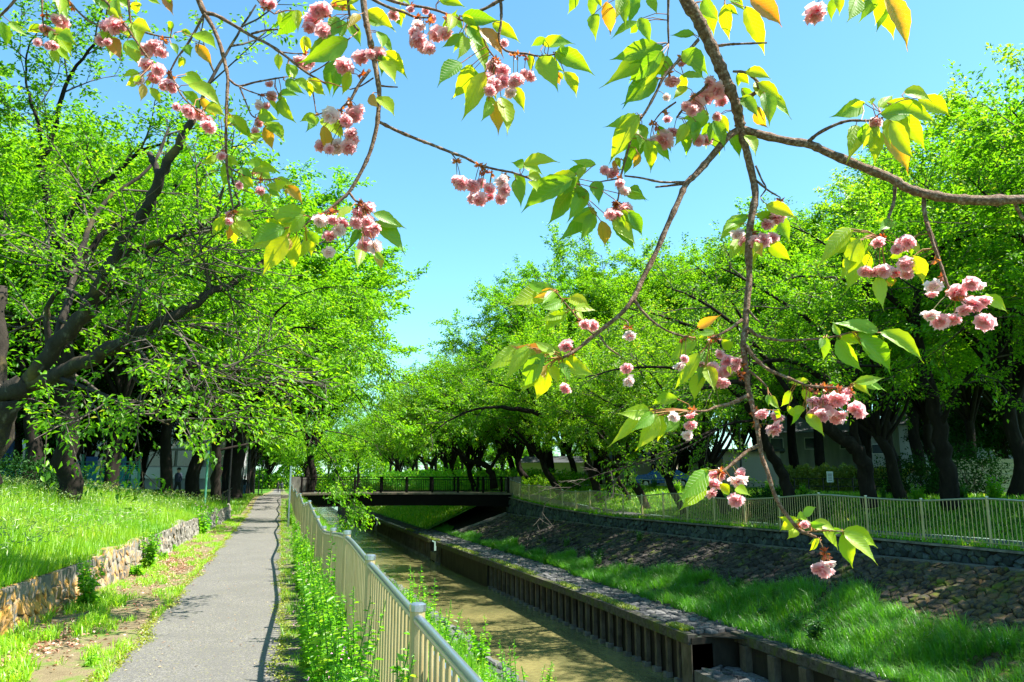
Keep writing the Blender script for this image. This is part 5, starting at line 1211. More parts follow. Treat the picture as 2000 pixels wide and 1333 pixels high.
# ------------------------------------------------------------------ people
def person(x, y, z, face, label, top, legs, cap=None, seated=False, hgt=1.68, walk=.25, skin=(.45, .28, .2)):
    s = hgt / 1.7; root = thing('person', (x, y, z), label, 'person', rz=face)
    if seated: J = {'pel': (0, 0, .5), 'ch': (0, -.02, .92), 'nk': (0, 0, 1.08), 'hd': (0, .03, 1.2), 'k1': (.12, .42, .52), 'k2': (-.12, .42, .52), 'f1': (.12, .42, .06), 'f2': (-.12, .42, .06), 'h1': (.14, .36, .62), 'h2': (-.14, .36, .62), 'e1': (.24, .08, .72), 'e2': (-.24, .08, .72)}
    else: J = {'pel': (0, 0, .92), 'ch': (0, 0, 1.28), 'nk': (0, 0, 1.45), 'hd': (0, .01, 1.57), 'k1': (.1, walk * .5, .5), 'k2': (-.1, -walk * .3, .5), 'f1': (.1, walk, .07), 'f2': (-.1, -walk, .09), 'h1': (.27, -.1, .84), 'h2': (-.27, .14, .86), 'e1': (.26, -.06, 1.1), 'e2': (-.26, .02, 1.1)}
    zc = J['pel'][2]
    J.update(s1=(.18, 0, J['nk'][2] - .07), s2=(-.18, 0, J['nk'][2] - .07), hp1=(.1, 0, zc - .04), hp2=(-.1, 0, zc - .04),
             t1=(J['f1'][0], J['f1'][1] + .14, J['f1'][2] - .03), t2=(J['f2'][0], J['f2'][1] + .14, J['f2'][2] - .03), top=(0, J['hd'][1], J['hd'][2] + .09))
    rad = dict(pel=.14, ch=.16, nk=.055, hd=.095, top=.07, k1=.065, k2=.065, f1=.045, f2=.045, t1=.035, t2=.035, h1=.035, h2=.035, e1=.045, e2=.045, s1=.06, s2=.06, hp1=.095, hp2=.095)
    E = [('pel', 'ch'), ('ch', 'nk'), ('nk', 'hd'), ('hd', 'top'), ('ch', 's1'), ('ch', 's2'), ('s1', 'e1'), ('s2', 'e2'), ('e1', 'h1'), ('e2', 'h2'), ('pel', 'hp1'), ('pel', 'hp2'), ('hp1', 'k1'), ('hp2', 'k2'), ('k1', 'f1'), ('k2', 'f2'), ('f1', 't1'), ('f2', 't2')]
    ks = list(J); m = bpy.data.meshes.new('body'); m.from_pydata([J[k] for k in ks], [(ks.index(a), ks.index(b)) for a, b in E], [])
    m.update()
    o = link('body', m, root); md = o.modifiers.new('skin', 'SKIN'); sk = m.skin_vertices
    if not sk:
        bm = bmesh.new(); bm.from_mesh(m); bm.verts.layers.skin.verify(); bm.to_mesh(m); bm.free(); sk = m.skin_vertices
    for i, k in enumerate(ks): sk[0].data[i].radius = (rad[k], rad[k] * (.75 if k in ('ch', 'pel') else 1)); sk[0].data[i].use_root = k == 'pel'
    o.modifiers.new('sub', 'SUBSURF').levels = 1; o.modifiers['sub'].render_levels = 2
    nmt, t, out = newmat('outfit'); tc = N(t, 'ShaderNodeTexCoord').outputs['Object']; sx = N(t, 'ShaderNodeSeparateXYZ'); t.links.new(tc, sx.inputs[0])
    mr = N(t, 'ShaderNodeMath', operation='MULTIPLY'); t.links.new(sx.outputs[2], mr.inputs[0]); mr.inputs[1].default_value = .5
    c = ramp(t, mr.outputs[0], [(0, (.02, .02, .02)), (.05, legs), (zc / 2 + .01, top), ((J['nk'][2] - .01) / 2, skin)], 'CONSTANT')
    pb = N(t, 'ShaderNodeBsdfPrincipled'); t.links.new(c, pb.inputs[0]); pb.inputs['Roughness'].default_value = .85; t.links.new(pb.outputs[0], out.inputs[0]); m.materials.append(nmt)
    hx, hy, hz = J['hd']; V, Fc = [], []
    for a in range(5):
        ph = a / 4 * 1.75
        for b_ in range(10):
            th = b_ / 10 * 6.283; V.append((hx + .112 * math.sin(ph) * math.cos(th), hy - .015 + .122 * math.sin(ph) * math.sin(th), hz + .045 + .125 * math.cos(ph)))
    Fc = [(a * 10 + b_, a * 10 + (b_ + 1) % 10, a * 10 + 10 + (b_ + 1) % 10, a * 10 + 10 + b_) for a in range(4) for b_ in range(10)]
    hm = principled('hat' if cap else 'hair_colour', cap or (.015, .012, .01), .8)
    link('cap' if cap else 'hair', me('hair', V, Fc, hm, smooth=True), root)
    link('nose', me('nose', *tube([(0, hy + .09, hz + .02), (0, hy + .115, hz - .01), (0, hy + .095, hz - .02)], [.012, .017, .01], 6), principled('skin', skin, .6)), root)
    root.scale = (s, s, s); return root
def px_person(px_, py_, d, **k):
    p = pd(px_, py_, d); return p
# walkers far along the path, seen from behind
yy = 128.0; zz = float(z_path(yy))
person(-.1 - .25, yy, zz, 0, 'left of two people walking away along the path, all in black', (.012, .012, .014), (.012, .012, .014), hgt=1.72)
person(-.25 + .45, yy + .3, zz, 0, 'right of two people walking away along the path, in navy', (.02, .025, .06), (.012, .013, .02), walk=-.2, hgt=1.7)
person(-3.1, 74, float(z_left(np.float64(-3.1), np.float64(74))), .3, 'person in dark jacket and blue jeans beside the trees left of the path', (.01, .01, .012), (.05, .09, .16), hgt=1.7)
p = pd(346, 965, 42); person(p[0], p[1], gl(p[0], p[1]), 2.5, 'person in dark blue standing among the dark trunks', (.02, .03, .06), (.015, .015, .02))
p = pd(1786, 960, 34.5); bz = gr(p[0], p[1])
person(p[0], p[1], bz, 2.2, 'seated person in pale clothes and a red cap under the trees', (.40, .42, .40), (.05, .05, .06), cap=(.5, .04, .07), seated=True)
person(p[0] + .75, p[1] - .1, bz, 2.2, 'seated person in checked shirt and black trousers next to the red cap', (.3, .32, .32), (.012, .012, .012), seated=True)
bc = thing('bench', (p[0] + .35, p[1], bz), 'wooden bench under the trees carrying the two seated people', 'bench')
part('seat', *box((p[0] + .35, p[1] + .05, bz + .42), (2.2, .42, .06)), M_WOODF, bc)
for dx in (-.9, .9): part('leg', *box((p[0] + .35 + dx, p[1] + .05, bz + .18), (.08, .36, .42)), M_LAMP, bc)

# ------------------------------------------------------------------ foreground blossom branches
CROP = {'A': (0, 0, 2.854), 'B': (600, 0, 2.854), 'C': (1200, 0, 2.5), 'D': (900, 400, 3.333), 'E': (1400, 400, 3.333), 'F': (1100, 780, 3.077), 'G': (300, 300, 3.333)}
def cx(c, x, y): ox, oy, s = CROP[c]; return ox + x / s, oy + y / s
def pl(c, *a): return [cx(c, a[i], a[i + 1]) for i in range(0, len(a), 2)]
FG = {}
def leaf_mesh(seed):
    r = random.Random(seed); n = 12; V = []; Fc = []
    bend = r.uniform(.15, .8); curl = r.uniform(.1, .5); tw = r.uniform(-.5, .5); sw = r.uniform(-.12, .12)
    for i in range(n + 1):
        t = i / n
        tt = min(1, t / .86); wd = .40 * math.sin(math.pi * tt ** .78) ** .9 if t < .80 else .40 * math.sin(math.pi * (.80 / .86) ** .78) ** .9 * ((1 - t) / .20) ** 1.5
        wd = max(wd, .004)
        ser = 1 + (.05 if i % 2 else -.03)
        for j, u in enumerate((-1, -.5, 0, .5, 1)):
            x = u * wd * .5 * (ser if abs(u) == 1 else 1); z = curl * x * x * 1.8 + abs(x) * .22 - bend * t * t * .35 + .008 * math.sin(t * 22 + u * 3)
            a = tw * t; V.append(((x * math.cos(a) - z * math.sin(a) * .3 + sw * math.sin(t * 3)) * .1, t * .1 * (1 - bend * .12 * t), (z + x * math.sin(a)) * .1))
    for i in range(n):
        for j in range(4): k = i * 5 + j; Fc.append((k, k + 1, k + 6, k + 5))
    return V, Fc
LM = {}
for c_, m_ in (('g', M_LEAF_G), ('y', M_LEAF_Y), ('o', M_LEAF_O)):
    LM[c_] = [me('leaf', *leaf_mesh(k), m_, smooth=True) for k in range(7)]
def blossom_mesh(seed, mat):
    r = np.random.default_rng(seed); V, Fc, A = [], [], []
    for layer, (m, L, up) in enumerate(((9, .0215, .10), (9, .020, .45), (8, .016, .85), (6, .011, 1.25))):
        for k in range(m):
            a = k * 2 * math.pi / m + layer * .35 + r.uniform(-.18, .18); e = up + r.uniform(-.22, .22); L2 = L * r.uniform(.85, 1.12)
            d = np.array([math.cos(a) * math.cos(e), math.sin(a) * math.cos(e), math.sin(e)]); s = np.array([-math.sin(a), math.cos(a), 0]); nn = np.cross(s, d)
            w_ = L2 * .42; b = len(V)
            pts = [d * .001, d * L2 * .45 - s * w_ * .8 + nn * -.001, d * L2 * .45 + s * w_ * .8 + nn * .001, d * L2 * .92 - s * w_ * .95 - nn * r.uniform(-.003, .004), d * L2 * .84 + nn * .003, d * L2 * .95 + s * w_ * .9 - nn * r.uniform(-.003, .004), d * L2 * .5 + nn * -.003]
            V += [p + [0, 0, layer * .0012] for p in pts]
            Fc += [(b, b + 1, b + 6), (b, b + 6, b + 2), (b + 1, b + 3, b + 4, b + 6), (b + 6, b + 4, b + 5, b + 2)]
            sh = r.uniform(-.12, .12); A += [.1 + sh, .1 + sh, .72 + sh, .72 + sh] if layer < 2 else [.0, .0, .48 + sh, .48 + sh]
    V = np.array(V); V[:, 2] *= 1.0
    return me('blossom', V, Fc, mat, attr=np.clip(A, 0, 1), smooth=True)
BM = {'p': [blossom_mesh(k, M_PETAL) for k in range(5)], 'w': [blossom_mesh(10 + k, M_PETALW) for k in range(3)]}
def bract_mesh(seed):
    r = np.random.default_rng(seed); n = 7
    return me('bract', *leaf_cloud(np.zeros((n, 3)), r.normal(size=(n, 3)) + [0, 0, .4], r.normal(size=(n, 3)), .011, .006, r), M_BRACT)
BR = [bract_mesh(k) for k in range(4)]
fr_ = random.Random(8)
class Spray:
    def __init__(s, base_px, depth, label, grp='blossoming cherry branches hanging in front'):
        s.root = thing('cherry_branch', tuple(pd(*base_px, depth)), label, 'branch', grp); s.off = wloc(s.root); s.pts = []; s.bl = []
    def limb(s, pts, d0, d1, r0, r1, wob=1.0):
        m = len(pts); P = np.array([[x, y, d0 + (d1 - d0) * i / (m - 1)] for i, (x, y) in enumerate(pts)]); S = spline(P, 5)
        W3 = np.array([pd(*q) for q in S]); n = len(W3); rad = np.linspace(r0, r1, n) * np.array([1 + .10 * fr_.uniform(-1, 1) for _ in range(n)])
        rad *= np.array([1.18 if i % 5 == 2 else 1 for i in range(n)])
        V, Fc = tube(W3, rad, 10 if r0 > .006 else 6); s.bl.append((V, Fc))
        for q, r in zip(S, rad): s.pts.append((q[0], q[1], q[2], r))
    def near(s, x, y):
        return min(s.pts, key=lambda q: (q[0] - x) ** 2 + (q[1] - y) ** 2)
    def bark(s):
        V, Fc = join(s.bl); part('bark', V, Fc, M_CBARK, s.root, smooth=True)
    def leaf(s, x0, y0, x1, y1, c):
        q = s.near(x0, y0); dd = q[2] + fr_.uniform(-.05, .07); A = pd(x0, y0, dd); B = pd(x1, y1, dd + fr_.uniform(-.05, .04)); L = np.linalg.norm(B - A)
        y = (B - A) / L; vd = A - CAM; vd /= np.linalg.norm(vd)
        nrm = -vd + np.array([0, 0, 1.0]) * fr_.uniform(.0, .7) + RT * fr_.uniform(-.4, .4); z = nrm - y * (nrm @ y); z /= np.linalg.norm(z); x = np.cross(y, z)
        m = LM[c][fr_.randrange(7)]; o = link('leaf', m, s.root); k = L / .096; kw = k * fr_.uniform(.88, 1.08) * (1.0 if L > .05 else 1.1)
        if L > .12: kw *= .85
        o.matrix_local = Matrix(((x[0] * kw, y[0] * k, z[0] * k, A[0] - s.off[0]), (x[1] * kw, y[1] * k, z[1] * k, A[1] - s.off[1]), (x[2] * kw, y[2] * k, z[2] * k, A[2] - s.off[2]), (0, 0, 0, 1)))
        Q = pd(q[0], q[1], q[2]); ds = np.linalg.norm(Q - A)
        if ds > .012:
            if ds > .16: Q = A - y * .03 + (Q - A) / ds * .05
            mid = (A + Q) / 2 - y * .006; V, Fc = tube([Q, mid, A + y * .004], .0011, 4, False); part('leaf_stalk', V, Fc, M_PEDI, s.root)
    def flower(s, x, y, r, c='p'):
        q = s.near(x, y - r * .8); dd = q[2] + fr_.uniform(-.035, .035); A = pd(x, y, dd); rad = r / F * dd
        m = BM[c][fr_.randrange(len(BM[c]))]; o = link('blossom', m, s.root); o.location = A - s.off; k = rad / .0172
        vd = (CAM - A) / np.linalg.norm(CAM - A)
        ax = Vector(np.array([fr_.uniform(-.6, .6), fr_.uniform(-.4, .4), -.75]) + vd * fr_.uniform(.3, 1.1)); o.rotation_mode = 'QUATERNION'
        o.rotation_quaternion = ax.to_track_quat('Z', 'Y') @ Quaternion((0, 0, 1), fr_.uniform(0, 6.28)); o.scale = (k, k, k * 1.05)
        Q = pd(q[0], q[1], q[2]); ds = np.linalg.norm(Q - A)
        if ds > .1: Q = A + (Q - A) / ds * .06 + np.array([0, 0, .02])
        axn = np.array(ax.normalized()); S0 = A - axn * rad * .1
        V, Fc = tube([Q, (Q + S0) / 2 + [0, 0, .004], S0], .0010, 4, False); part('flower_stalk', V, Fc, M_STALK, s.root)
        if fr_.random() < .55:
            b = link('bract', BR[fr_.randrange(4)], s.root); b.location = Q + (S0 - Q) * fr_.uniform(0, .25) - s.off; b.rotation_euler = (fr_.random() * 6, fr_.random() * 6, 0); b.scale = (1.3,) * 3
    def leaves(s, c, txt):
        for e in txt.split(';'):
            v = e.split()
            if len(v) < 4: continue
            a = cx(c, float(v[0]), float(v[1])); b = cx(c, float(v[2]), float(v[3])); c_ = v[4] if len(v) > 4 else 'g'; s.leaf(*a, *b, c_)
            if fr_.random() < .5:
                t_ = fr_.choice((-1, 1)) * fr_.uniform(.35, .9); k_ = fr_.uniform(.45, .75); dx, dy = (b[0] - a[0]) * k_, (b[1] - a[1]) * k_
                s.leaf(a[0] + fr_.uniform(-6, 6), a[1] + fr_.uniform(-4, 4), a[0] + dx * math.cos(t_) - dy * math.sin(t_), a[1] + dx * math.sin(t_) + dy * math.cos(t_) + 6, 'y' if fr_.random() < .6 else 'g')
    def flowers(s, c, txt):
        for e in txt.split(';'):
            v = e.split()
            if len(v) < 3: continue
            a = cx(c, float(v[0]), float(v[1])); s.flower(*a, float(v[2]) / CROP[c][2] * 1.04, v[3] if len(v) > 3 else 'p')

# right branch
S = Spray((1430, 250), 1.9, 'thick cherry branch with pink double blossoms forking across the right half of the view')
J = cx('C', 618, 630)
S.limb([(1310, -90), (1330, -30)] + pl('C', 360, 20, 400, 80, 450, 180, 500, 290, 545, 395, 590, 500, 610, 590) + [J], 1.85, 1.9, .0180, .0115)
S.limb([J] + pl('C', 700, 655, 850, 690, 950, 705, 1050, 750, 1200, 812, 1350, 872, 1430, 920, 1530, 950, 1650, 970, 1800, 980, 2000, 975, 2200, 985, 2450, 1010), 1.9, 1.75, .0092, .0118)
S.limb([J] + pl('C', 650, 760, 678, 880, 688, 960, 670, 1060, 655, 1180) + pl('E', 212, 480, 200, 600, 190, 720, 185, 820, 172, 900, 188, 1050, 205, 1200, 230, 1300) + pl('F', 1160, 130, 1175, 230, 1195, 350, 1230, 440, 1265, 560, 1310, 650, 1370, 730, 1420, 785, 1470, 810, 1520, 830), 1.9, 1.62, .0095, .0030)
S.limb([J] + pl('C', 560, 665, 470, 770, 400, 850, 350, 900, 310, 990, 260, 1100, 200, 1240) + pl('D', 1180, 490, 1130, 600, 1080, 670, 1010, 740, 870, 850, 760, 940, 660, 1000), 1.9, 1.7, .0085, .0035)
for pp, d0, d1, r0, r1 in [
    (pl('C', 350, 895, 290, 905, 200, 915), 1.85, 1.85, .0035, .002), (pl('C', 350, 890, 230, 890, 130, 870, 50, 860), 1.85, 1.83, .003, .002),
    (pl('D', 1130, 620, 1180, 690, 1250, 760, 1340, 820, 1440, 855, 1480, 860), 1.76, 1.7, .0035, .0022), (pl('D', 1030, 735, 1080, 760, 1090, 790), 1.74, 1.72, .002, .0015),
    (pl('D', 900, 850, 950, 920, 1000, 960, 1040, 985), 1.72, 1.7, .0025, .0018), (pl('D', 870, 850, 800, 790, 760, 740, 720, 690, 620, 570), 1.72, 1.7, .0022, .0015),
    (pl('C', 410, 195, 370, 240, 300, 310, 240, 380, 200, 460, 150, 550, 100, 620, 70, 720, 40, 830, 30, 870, 20, 960, 10, 1000), 1.86, 1.8, .0045, .002),
    (pl('C', 480, 380, 430, 440, 380, 480, 330, 540, 305, 575), 1.88, 1.86, .004, .0025), (pl('C', 300, 500, 230, 550, 190, 600), 1.87, 1.85, .0025, .0015),
    (pl('C', 265, -60, 262, 100, 265, 215), 1.8, 1.83, .003, .002), (pl('C', 505, 225, 560, 218, 620, 215, 745, 210), 1.88, 1.85, .0035, .0022),
    (pl('C', 620, 490, 680, 460, 705, 430, 690, 390, 640, 355, 580, 350), 1.9, 1.85, .0055, .003), (pl('C', 950, 690, 1000, 650, 1080, 610, 1150, 590, 1240, 590, 1310, 575), 1.86, 1.8, .0045, .0022),
    (pl('C', 1370, 895, 1365, 980, 1340, 1060, 1310, 1130, 1300, 1160), 1.84, 1.8, .0042, .0028), (pl('C', 1510, 955, 1515, 1040, 1540, 1140, 1580, 1240) + pl('E', 1370, 120, 1410, 260, 1450, 370, 1480, 460, 1510, 540, 1560, 600), 1.82, 1.72, .005, .0028),
    (pl('C', 1950, 985, 1990, 1060, 2040, 1120), 1.78, 1.78, .0045, .003), (pl('C', 690, 880, 750, 930, 810, 965), 1.87, 1.86, .0028, .0015), (pl('C', 690, 810, 720, 880, 740, 920, 715, 960), 1.87, 1.86, .0025, .0015),
    (pl('E', 200, 680, 250, 740, 280, 765), 1.8, 1.79, .003, .0018), (pl('E', 200, 800, 260, 850, 330, 870, 430, 885, 560, 880, 700, 870, 760, 860, 880, 830), 1.78, 1.74, .004, .0018),
    (pl('E', 185, 910, 240, 990, 330, 1070, 430, 1115, 530, 1155, 600, 1180, 760, 1190, 870, 1200), 1.77, 1.7, .0048, .0025), (pl('E', 210, 1080, 280, 1140, 330, 1190), 1.75, 1.74, .003, .002),
    (pl('E', 165, 750, 100, 800, 30, 840, -40, 870), 1.79, 1.76, .004, .0025), (pl('E', 205, 1240, 100, 1290, 0, 1315) + pl('F', 860, 70, 780, 72), 1.74, 1.7, .0042, .0022),
    (pl('F', 1170, 280, 1110, 310, 1050, 360, 990, 410, 950, 440), 1.7, 1.66, .0042, .0028), (pl('F', 1530, 830, 1555, 880, 1575, 920), 1.62, 1.61, .0016, .0012), (pl('F', 1450, 800, 1560, 790, 1680, 795), 1.62, 1.6, .002, .0013),
    (pl('C', 540, 0, 535, 60, 530, 100), 1.85, 1.85, .002, .0015), ([(1640, -60), (1620, -20), (1600, 0)], 1.8, 1.8, .004, .002), ([(1720, -80), (1700, -20), (1690, 5)], 1.8, 1.8, .004, .002), ([(1180, -70), (1190, -30), (1200, 0)], 1.8, 1.8, .004, .002),
    (pl('C', 1250, 590, 1380, 500, 1480, 480), 1.8, 1.79, .0015, .001), (pl('C', 650, 640, 700, 700), 1.9, 1.9, .003, .002), (pl('C', 40, 870, -80, 890), 1.82, 1.82, .0022, .0015)]:
    S.limb(pp, d0, d1, r0, r1)
S.bark()
S.leaves('B', '1500 -40 1450 80 g;1600 -30 1590 110 g;1590 80 1575 210 y;1665 10 1685 215 o;1760 -30 1780 150 g;1815 -60 1790 145 g;1900 -20 1945 80 y;1840 120 1690 205 g;1850 105 1905 235 g;1950 240 1680 325 g;1960 250 1620 415 y;1985 260 1800 350 g;1960 330 1780 475 g;1960 440 1750 578 g;1990 300 1840 480 y;1850 640 1668 915 y;1840 690 1690 880 g;1870 700 1740 960 g;1880 760 1790 900 g;1850 850 1810 950 o;1890 780 1925 978 y;1960 700 2010 880 g;1730 890 1720 960 o')
S.leaves('C', '390 165 275 165 g;430 0 480 185 g;540 20 560 205 y;640 30 730 285 y;660 -10 850 140 o;560 -20 640 60 y;1090 -20 1060 105 g;1180 -20 1140 95 g;1270 -40 1200 95 g;1290 -10 1335 225 y;1325 -20 1462 235 o;640 350 770 378 y;700 405 838 492 y;720 450 872 578 y;700 520 755 645 o;620 480 700 560 g;600 360 660 420 y;230 250 70 400 g;210 380 35 505 g;200 300 150 400 y;280 330 130 350 g;330 370 450 380 g;350 420 280 480 y;330 250 450 370 g;400 250 440 380 g;340 360 300 480 y;460 560 290 650 g;480 590 545 735 g;350 610 320 780 g;400 590 380 700 g;460 600 508 770 g;560 640 625 775 g;640 660 700 740 y;100 560 0 690 y;200 700 270 795 g;60 760 50 860 g;620 430 700 520 g;500 560 560 660 y;1215 505 1075 553 g;1250 500 1270 470 g;1290 530 1365 450 y;1410 450 1580 478 y;1330 500 1592 612 y;1480 480 1672 578 y;1350 560 1520 740 y;1350 590 1500 780 y;1320 610 1440 862 o;1250 620 1280 805 y;1180 610 1130 762 y;1230 600 1240 740 g;1300 560 1480 560 g;60 930 160 975 g;30 1030 145 1155 g;0 1060 90 1235 g;640 1050 505 1178 y;600 1090 545 1120 g;620 1160 550 1265 y;740 1000 893 1072 y;780 1050 855 1185 g;750 1170 872 1285 y;690 1200 680 1320 y;640 1180 620 1250 y;700 1190 720 1250 o;700 1040 800 1120 g')
S.leaves('E', '870 150 630 368 y;890 170 720 300 g;960 200 830 420 g;930 220 760 492 y;900 330 850 555 y;980 300 960 470 y;1060 470 1118 675 y;1110 480 1160 560 o;1250 240 1322 332 y;1270 330 1345 535 y;1210 300 1110 350 g;1140 110 1010 100 g;1000 200 880 330 g;850 220 770 270 o;1740 600 1908 706 y;710 860 680 1020 g;1050 810 765 735 g;930 870 1200 1115 g;780 880 950 1095 g;1060 830 1402 1002 y;930 850 1100 1050 g;980 950 1080 1050 g;900 1160 1095 1118 g;920 1170 1125 1202 g;600 1150 460 1150 y;800 850 760 760 g;350 1240 420 1330 y;480 1210 400 1320 y;560 1200 620 1330 y')
S.leaves('D', '620 560 440 512 g;600 560 298 652 y;600 550 470 605 o;660 630 520 672 g;690 680 515 737 y;690 700 540 842 y;700 610 838 662 y;740 680 892 686 y;590 960 320 905 o;420 920 138 1050 y;440 925 235 1120 y;560 960 460 900 y;560 1000 460 1040 g;540 970 330 1215 g;500 1040 380 1225 y;550 1050 470 1295 y;545 1050 552 1125 o;690 990 878 1102 y;640 1030 730 1160 g;580 1050 620 1175 y;680 1040 835 1158 y;590 930 660 990 g;600 960 480 880 y;1540 880 1315 1000 y;1560 970 1320 1188 y;1530 880 1400 900 g;1580 1090 1520 1295 y;1600 1050 1645 1215 y;1540 800 1685 713 o;1700 880 1775 985 y;1650 830 1530 820 g;1740 1050 1760 1110 y;1600 840 1540 870 y')
S.leaves('F', '520 70 218 246 y;520 60 325 205 g;570 90 430 312 y;590 90 560 260 y;620 100 650 205 g;690 110 600 200 g;690 -5 515 42 g;540 80 420 180 g;860 430 690 600 g;850 500 688 655 y;940 510 1010 590 y;1050 520 1125 558 y;1460 90 1562 228 y;1440 60 1330 150 g;1350 40 1390 120 y;1290 60 1250 110 y;1440 705 1532 648 y;1420 735 1285 702 y;1400 760 1280 792 y;1390 780 1350 830 y;1480 740 1425 700 y;1500 740 1655 787 y;1560 800 1692 906 y;1540 840 1468 908 y;1680 790 1938 896 y;1690 810 1896 988 y;1600 810 1695 790 g;1560 780 1480 720 y')
S.flowers('C', '975 60 48;280 390 33;330 300 24;400 510 38;440 470 38;500 440 38;520 490 30;380 540 25;500 570 20;245 680 42;175 680 30 w;410 685 27;450 682 27;1278 600 26;20 1040 28;60 1020 28;790 1060 35;750 1090 30;815 1045 22;600 1140 28 w;630 1180 25;690 1180 30;730 1170 32;775 1160 26;255 475 16 w;290 640 26;260 580 18;470 400 24;350 520 22')
S.flowers('E', '1050 240 38;1210 250 50;1250 240 40;1170 290 30;960 430 38;1020 430 42;1090 430 42;1160 430 48;1230 390 46;1275 400 38 w;1240 450 35;1410 530 46 w;1400 575 30;1560 560 52;1650 510 46;1700 520 38 w;1680 640 55;1610 680 42;1740 620 38;1390 710 46 w;1450 755 50;1540 740 44;1745 760 55;640 1260 46;690 1260 35;790 1260 55;845 1230 30;910 1320 40;60 1080 36;110 1050 36;130 1010 30;30 1140 30')
S.flowers('F', '665 105 28 w;760 150 34;745 215 28 w;760 90 28;1190 85 35;1290 100 36;1265 170 46;1500 60 34;1520 20 44;1560 95 40;1640 100 46;1600 20 40;1670 90 30;1770 60 48;1590 70 36;910 500 40;900 450 30;940 460 28;1050 480 50 w;1060 440 30;885 560 34;1040 605 42;1450 750 25;1560 1020 46;1525 1022 30;1600 980 34 w;1595 1030 30')
S.flowers('D', '810 775 34;860 785 36;680 915 42;685 1195 34;1095 850 38 w;1080 1060 36;1090 1145 38 w;1420 1040 38 w;1460 1000 25;1560 1050 38;1640 1060 34;1690 970 28;1740 1020 46;1700 1090 38;1700 1150 46;1650 1150 28;970 60 33;1060 40 38;1030 60 24')
S.flowers('B', '1700 960 33;1660 950 24;1770 1060 28 w;1700 1190 36;1760 1170 36;1740 1020 24')

# middle branch
S = Spray((705, 0), 1.95, 'slender cherry branch curving down the upper middle of the view with pink blossoms', )
S.limb([(704, -90)] + pl('B', 310, -30, 325, 100, 345, 200, 370, 320, 390, 430, 402, 520, 397, 620, 385, 720, 350, 850, 300, 960, 235, 1070, 180, 1120, 120, 1170, 60, 1215), 1.9, 1.8, .0078, .003)
for pp, d0, d1, r0, r1 in [
    (pl('B', 400, 680, 500, 730, 620, 780, 700, 810, 800, 850, 880, 880, 960, 920, 1050, 945, 1150, 965, 1250, 1000, 1330, 1020, 1450, 1010), 1.88, 1.8, .0042, .0018),
    (pl('B', 350, 390, 290, 470, 240, 560, 190, 610, 210, 660), 1.9, 1.88, .004, .002), (pl('B', 370, 435, 300, 480, 240, 500), 1.9, 1.9, .002, .0015), (pl('B', 400, 478, 450, 484, 505, 487), 1.9, 1.9, .0025, .0015),
    (pl('B', 225, -60, 235, 80, 260, 140, 285, 172), 1.95, 1.93, .004, .003), (pl('B', 235, 1075, 270, 1120, 310, 1130), 1.82, 1.82, .003, .002), (pl('B', 800, 850, 830, 890), 1.85, 1.85, .002, .0012),
    (pl('B', 240, -60, 330, -20, 370, 0, 450, 40, 540, 70, 600, 95, 680, 100), 1.95, 1.9, .0045, .0025), (pl('B', 400, -40, 440, -5, 560, 30, 640, 40, 740, 65, 850, 110, 950, 145, 1000, 260, 1050, 330), 1.95, 1.9, .004, .002),
    (pl('B', 1200, -80, 1110, -20, 1060, 10, 1000, 45, 920, 80), 1.9, 1.9, .006, .003), (pl('B', 1078, 5, 1082, 60, 1080, 130, 1070, 220, 1110, 285, 1220, 300, 1300, 315, 1400, 300), 1.9, 1.88, .0042, .0018),
    (pl('G', 1050, 400, 980, 470, 900, 480), 1.8, 1.79, .0022, .0014)]:
    S.limb(pp, d0, d1, r0, r1)
S.bark()
S.leaves('B', '230 220 -60 340 g;170 300 130 525 g;240 400 175 535 y;120 100 225 195 y;130 20 275 55 y;290 80 200 135 o;330 60 480 175 y;400 180 492 305 g;420 290 542 435 y;410 340 490 458 y;480 60 530 172 g;350 530 392 600 o;390 540 482 637 y;0 650 50 705 g;90 700 112 875 o;150 690 200 775 y;0 440 112 532 y;180 100 60 200 g;330 100 440 130 g;220 120 300 260 g;60 230 100 330 g;310 -30 200 20 y;500 -20 580 30 y;740 0 870 30 y;860 90 1075 110 g;800 80 885 168 g;1030 130 1185 243 y;960 160 1112 307 o;870 180 800 292 g;850 190 745 262 g;920 190 995 405 y;880 200 850 325 y;860 350 743 472 g;920 360 793 557 y;930 380 870 605 g;990 400 850 667 y;1000 540 1050 660 g;1030 560 1062 745 o;1080 540 1118 745 y;1140 480 1215 625 y;1240 300 1240 405 y;1330 215 1242 262 g;1310 250 1497 240 g;1380 290 1595 413 g;1310 310 1438 402 g;1290 320 1390 505 y;1400 400 1412 487 o;1430 400 1515 545 y;900 120 1000 250 g;1210 910 1145 903 g;1205 915 1402 878 y;1160 1000 1187 1153 g;1230 980 1335 1012 y;1240 1010 1280 1062 y;1550 930 1420 965 g;1610 920 1468 880 y;1500 980 1320 980 y;1480 1000 1178 1192 g;1500 1010 1330 1112 y;1490 1020 1350 1172 o;1480 1050 1330 1252 g;1600 1160 1380 1312 g;1600 1010 1620 1135 g;1600 1190 1510 1335 g;1640 1230 1660 1400 o;1700 1230 1835 1365 y;1790 1180 1882 1325 g;1780 1090 1902 1117 y;1560 1060 1430 1220 g;1150 965 1240 1090 g;760 180 850 60 g')
S.leaves('G', '990 400 695 352 y;930 420 588 622 y;860 490 620 602 g;870 540 703 805 y;880 550 820 662 o;930 530 905 785 y;990 500 1030 695 y;1000 560 930 690 y;1290 350 1180 425 y;1430 390 1612 482 g;1440 440 1642 655 g;1350 490 1248 602 g;1360 630 1350 745 y;1440 640 1482 765 o;1080 460 1120 490 y;1060 440 1120 540 g')
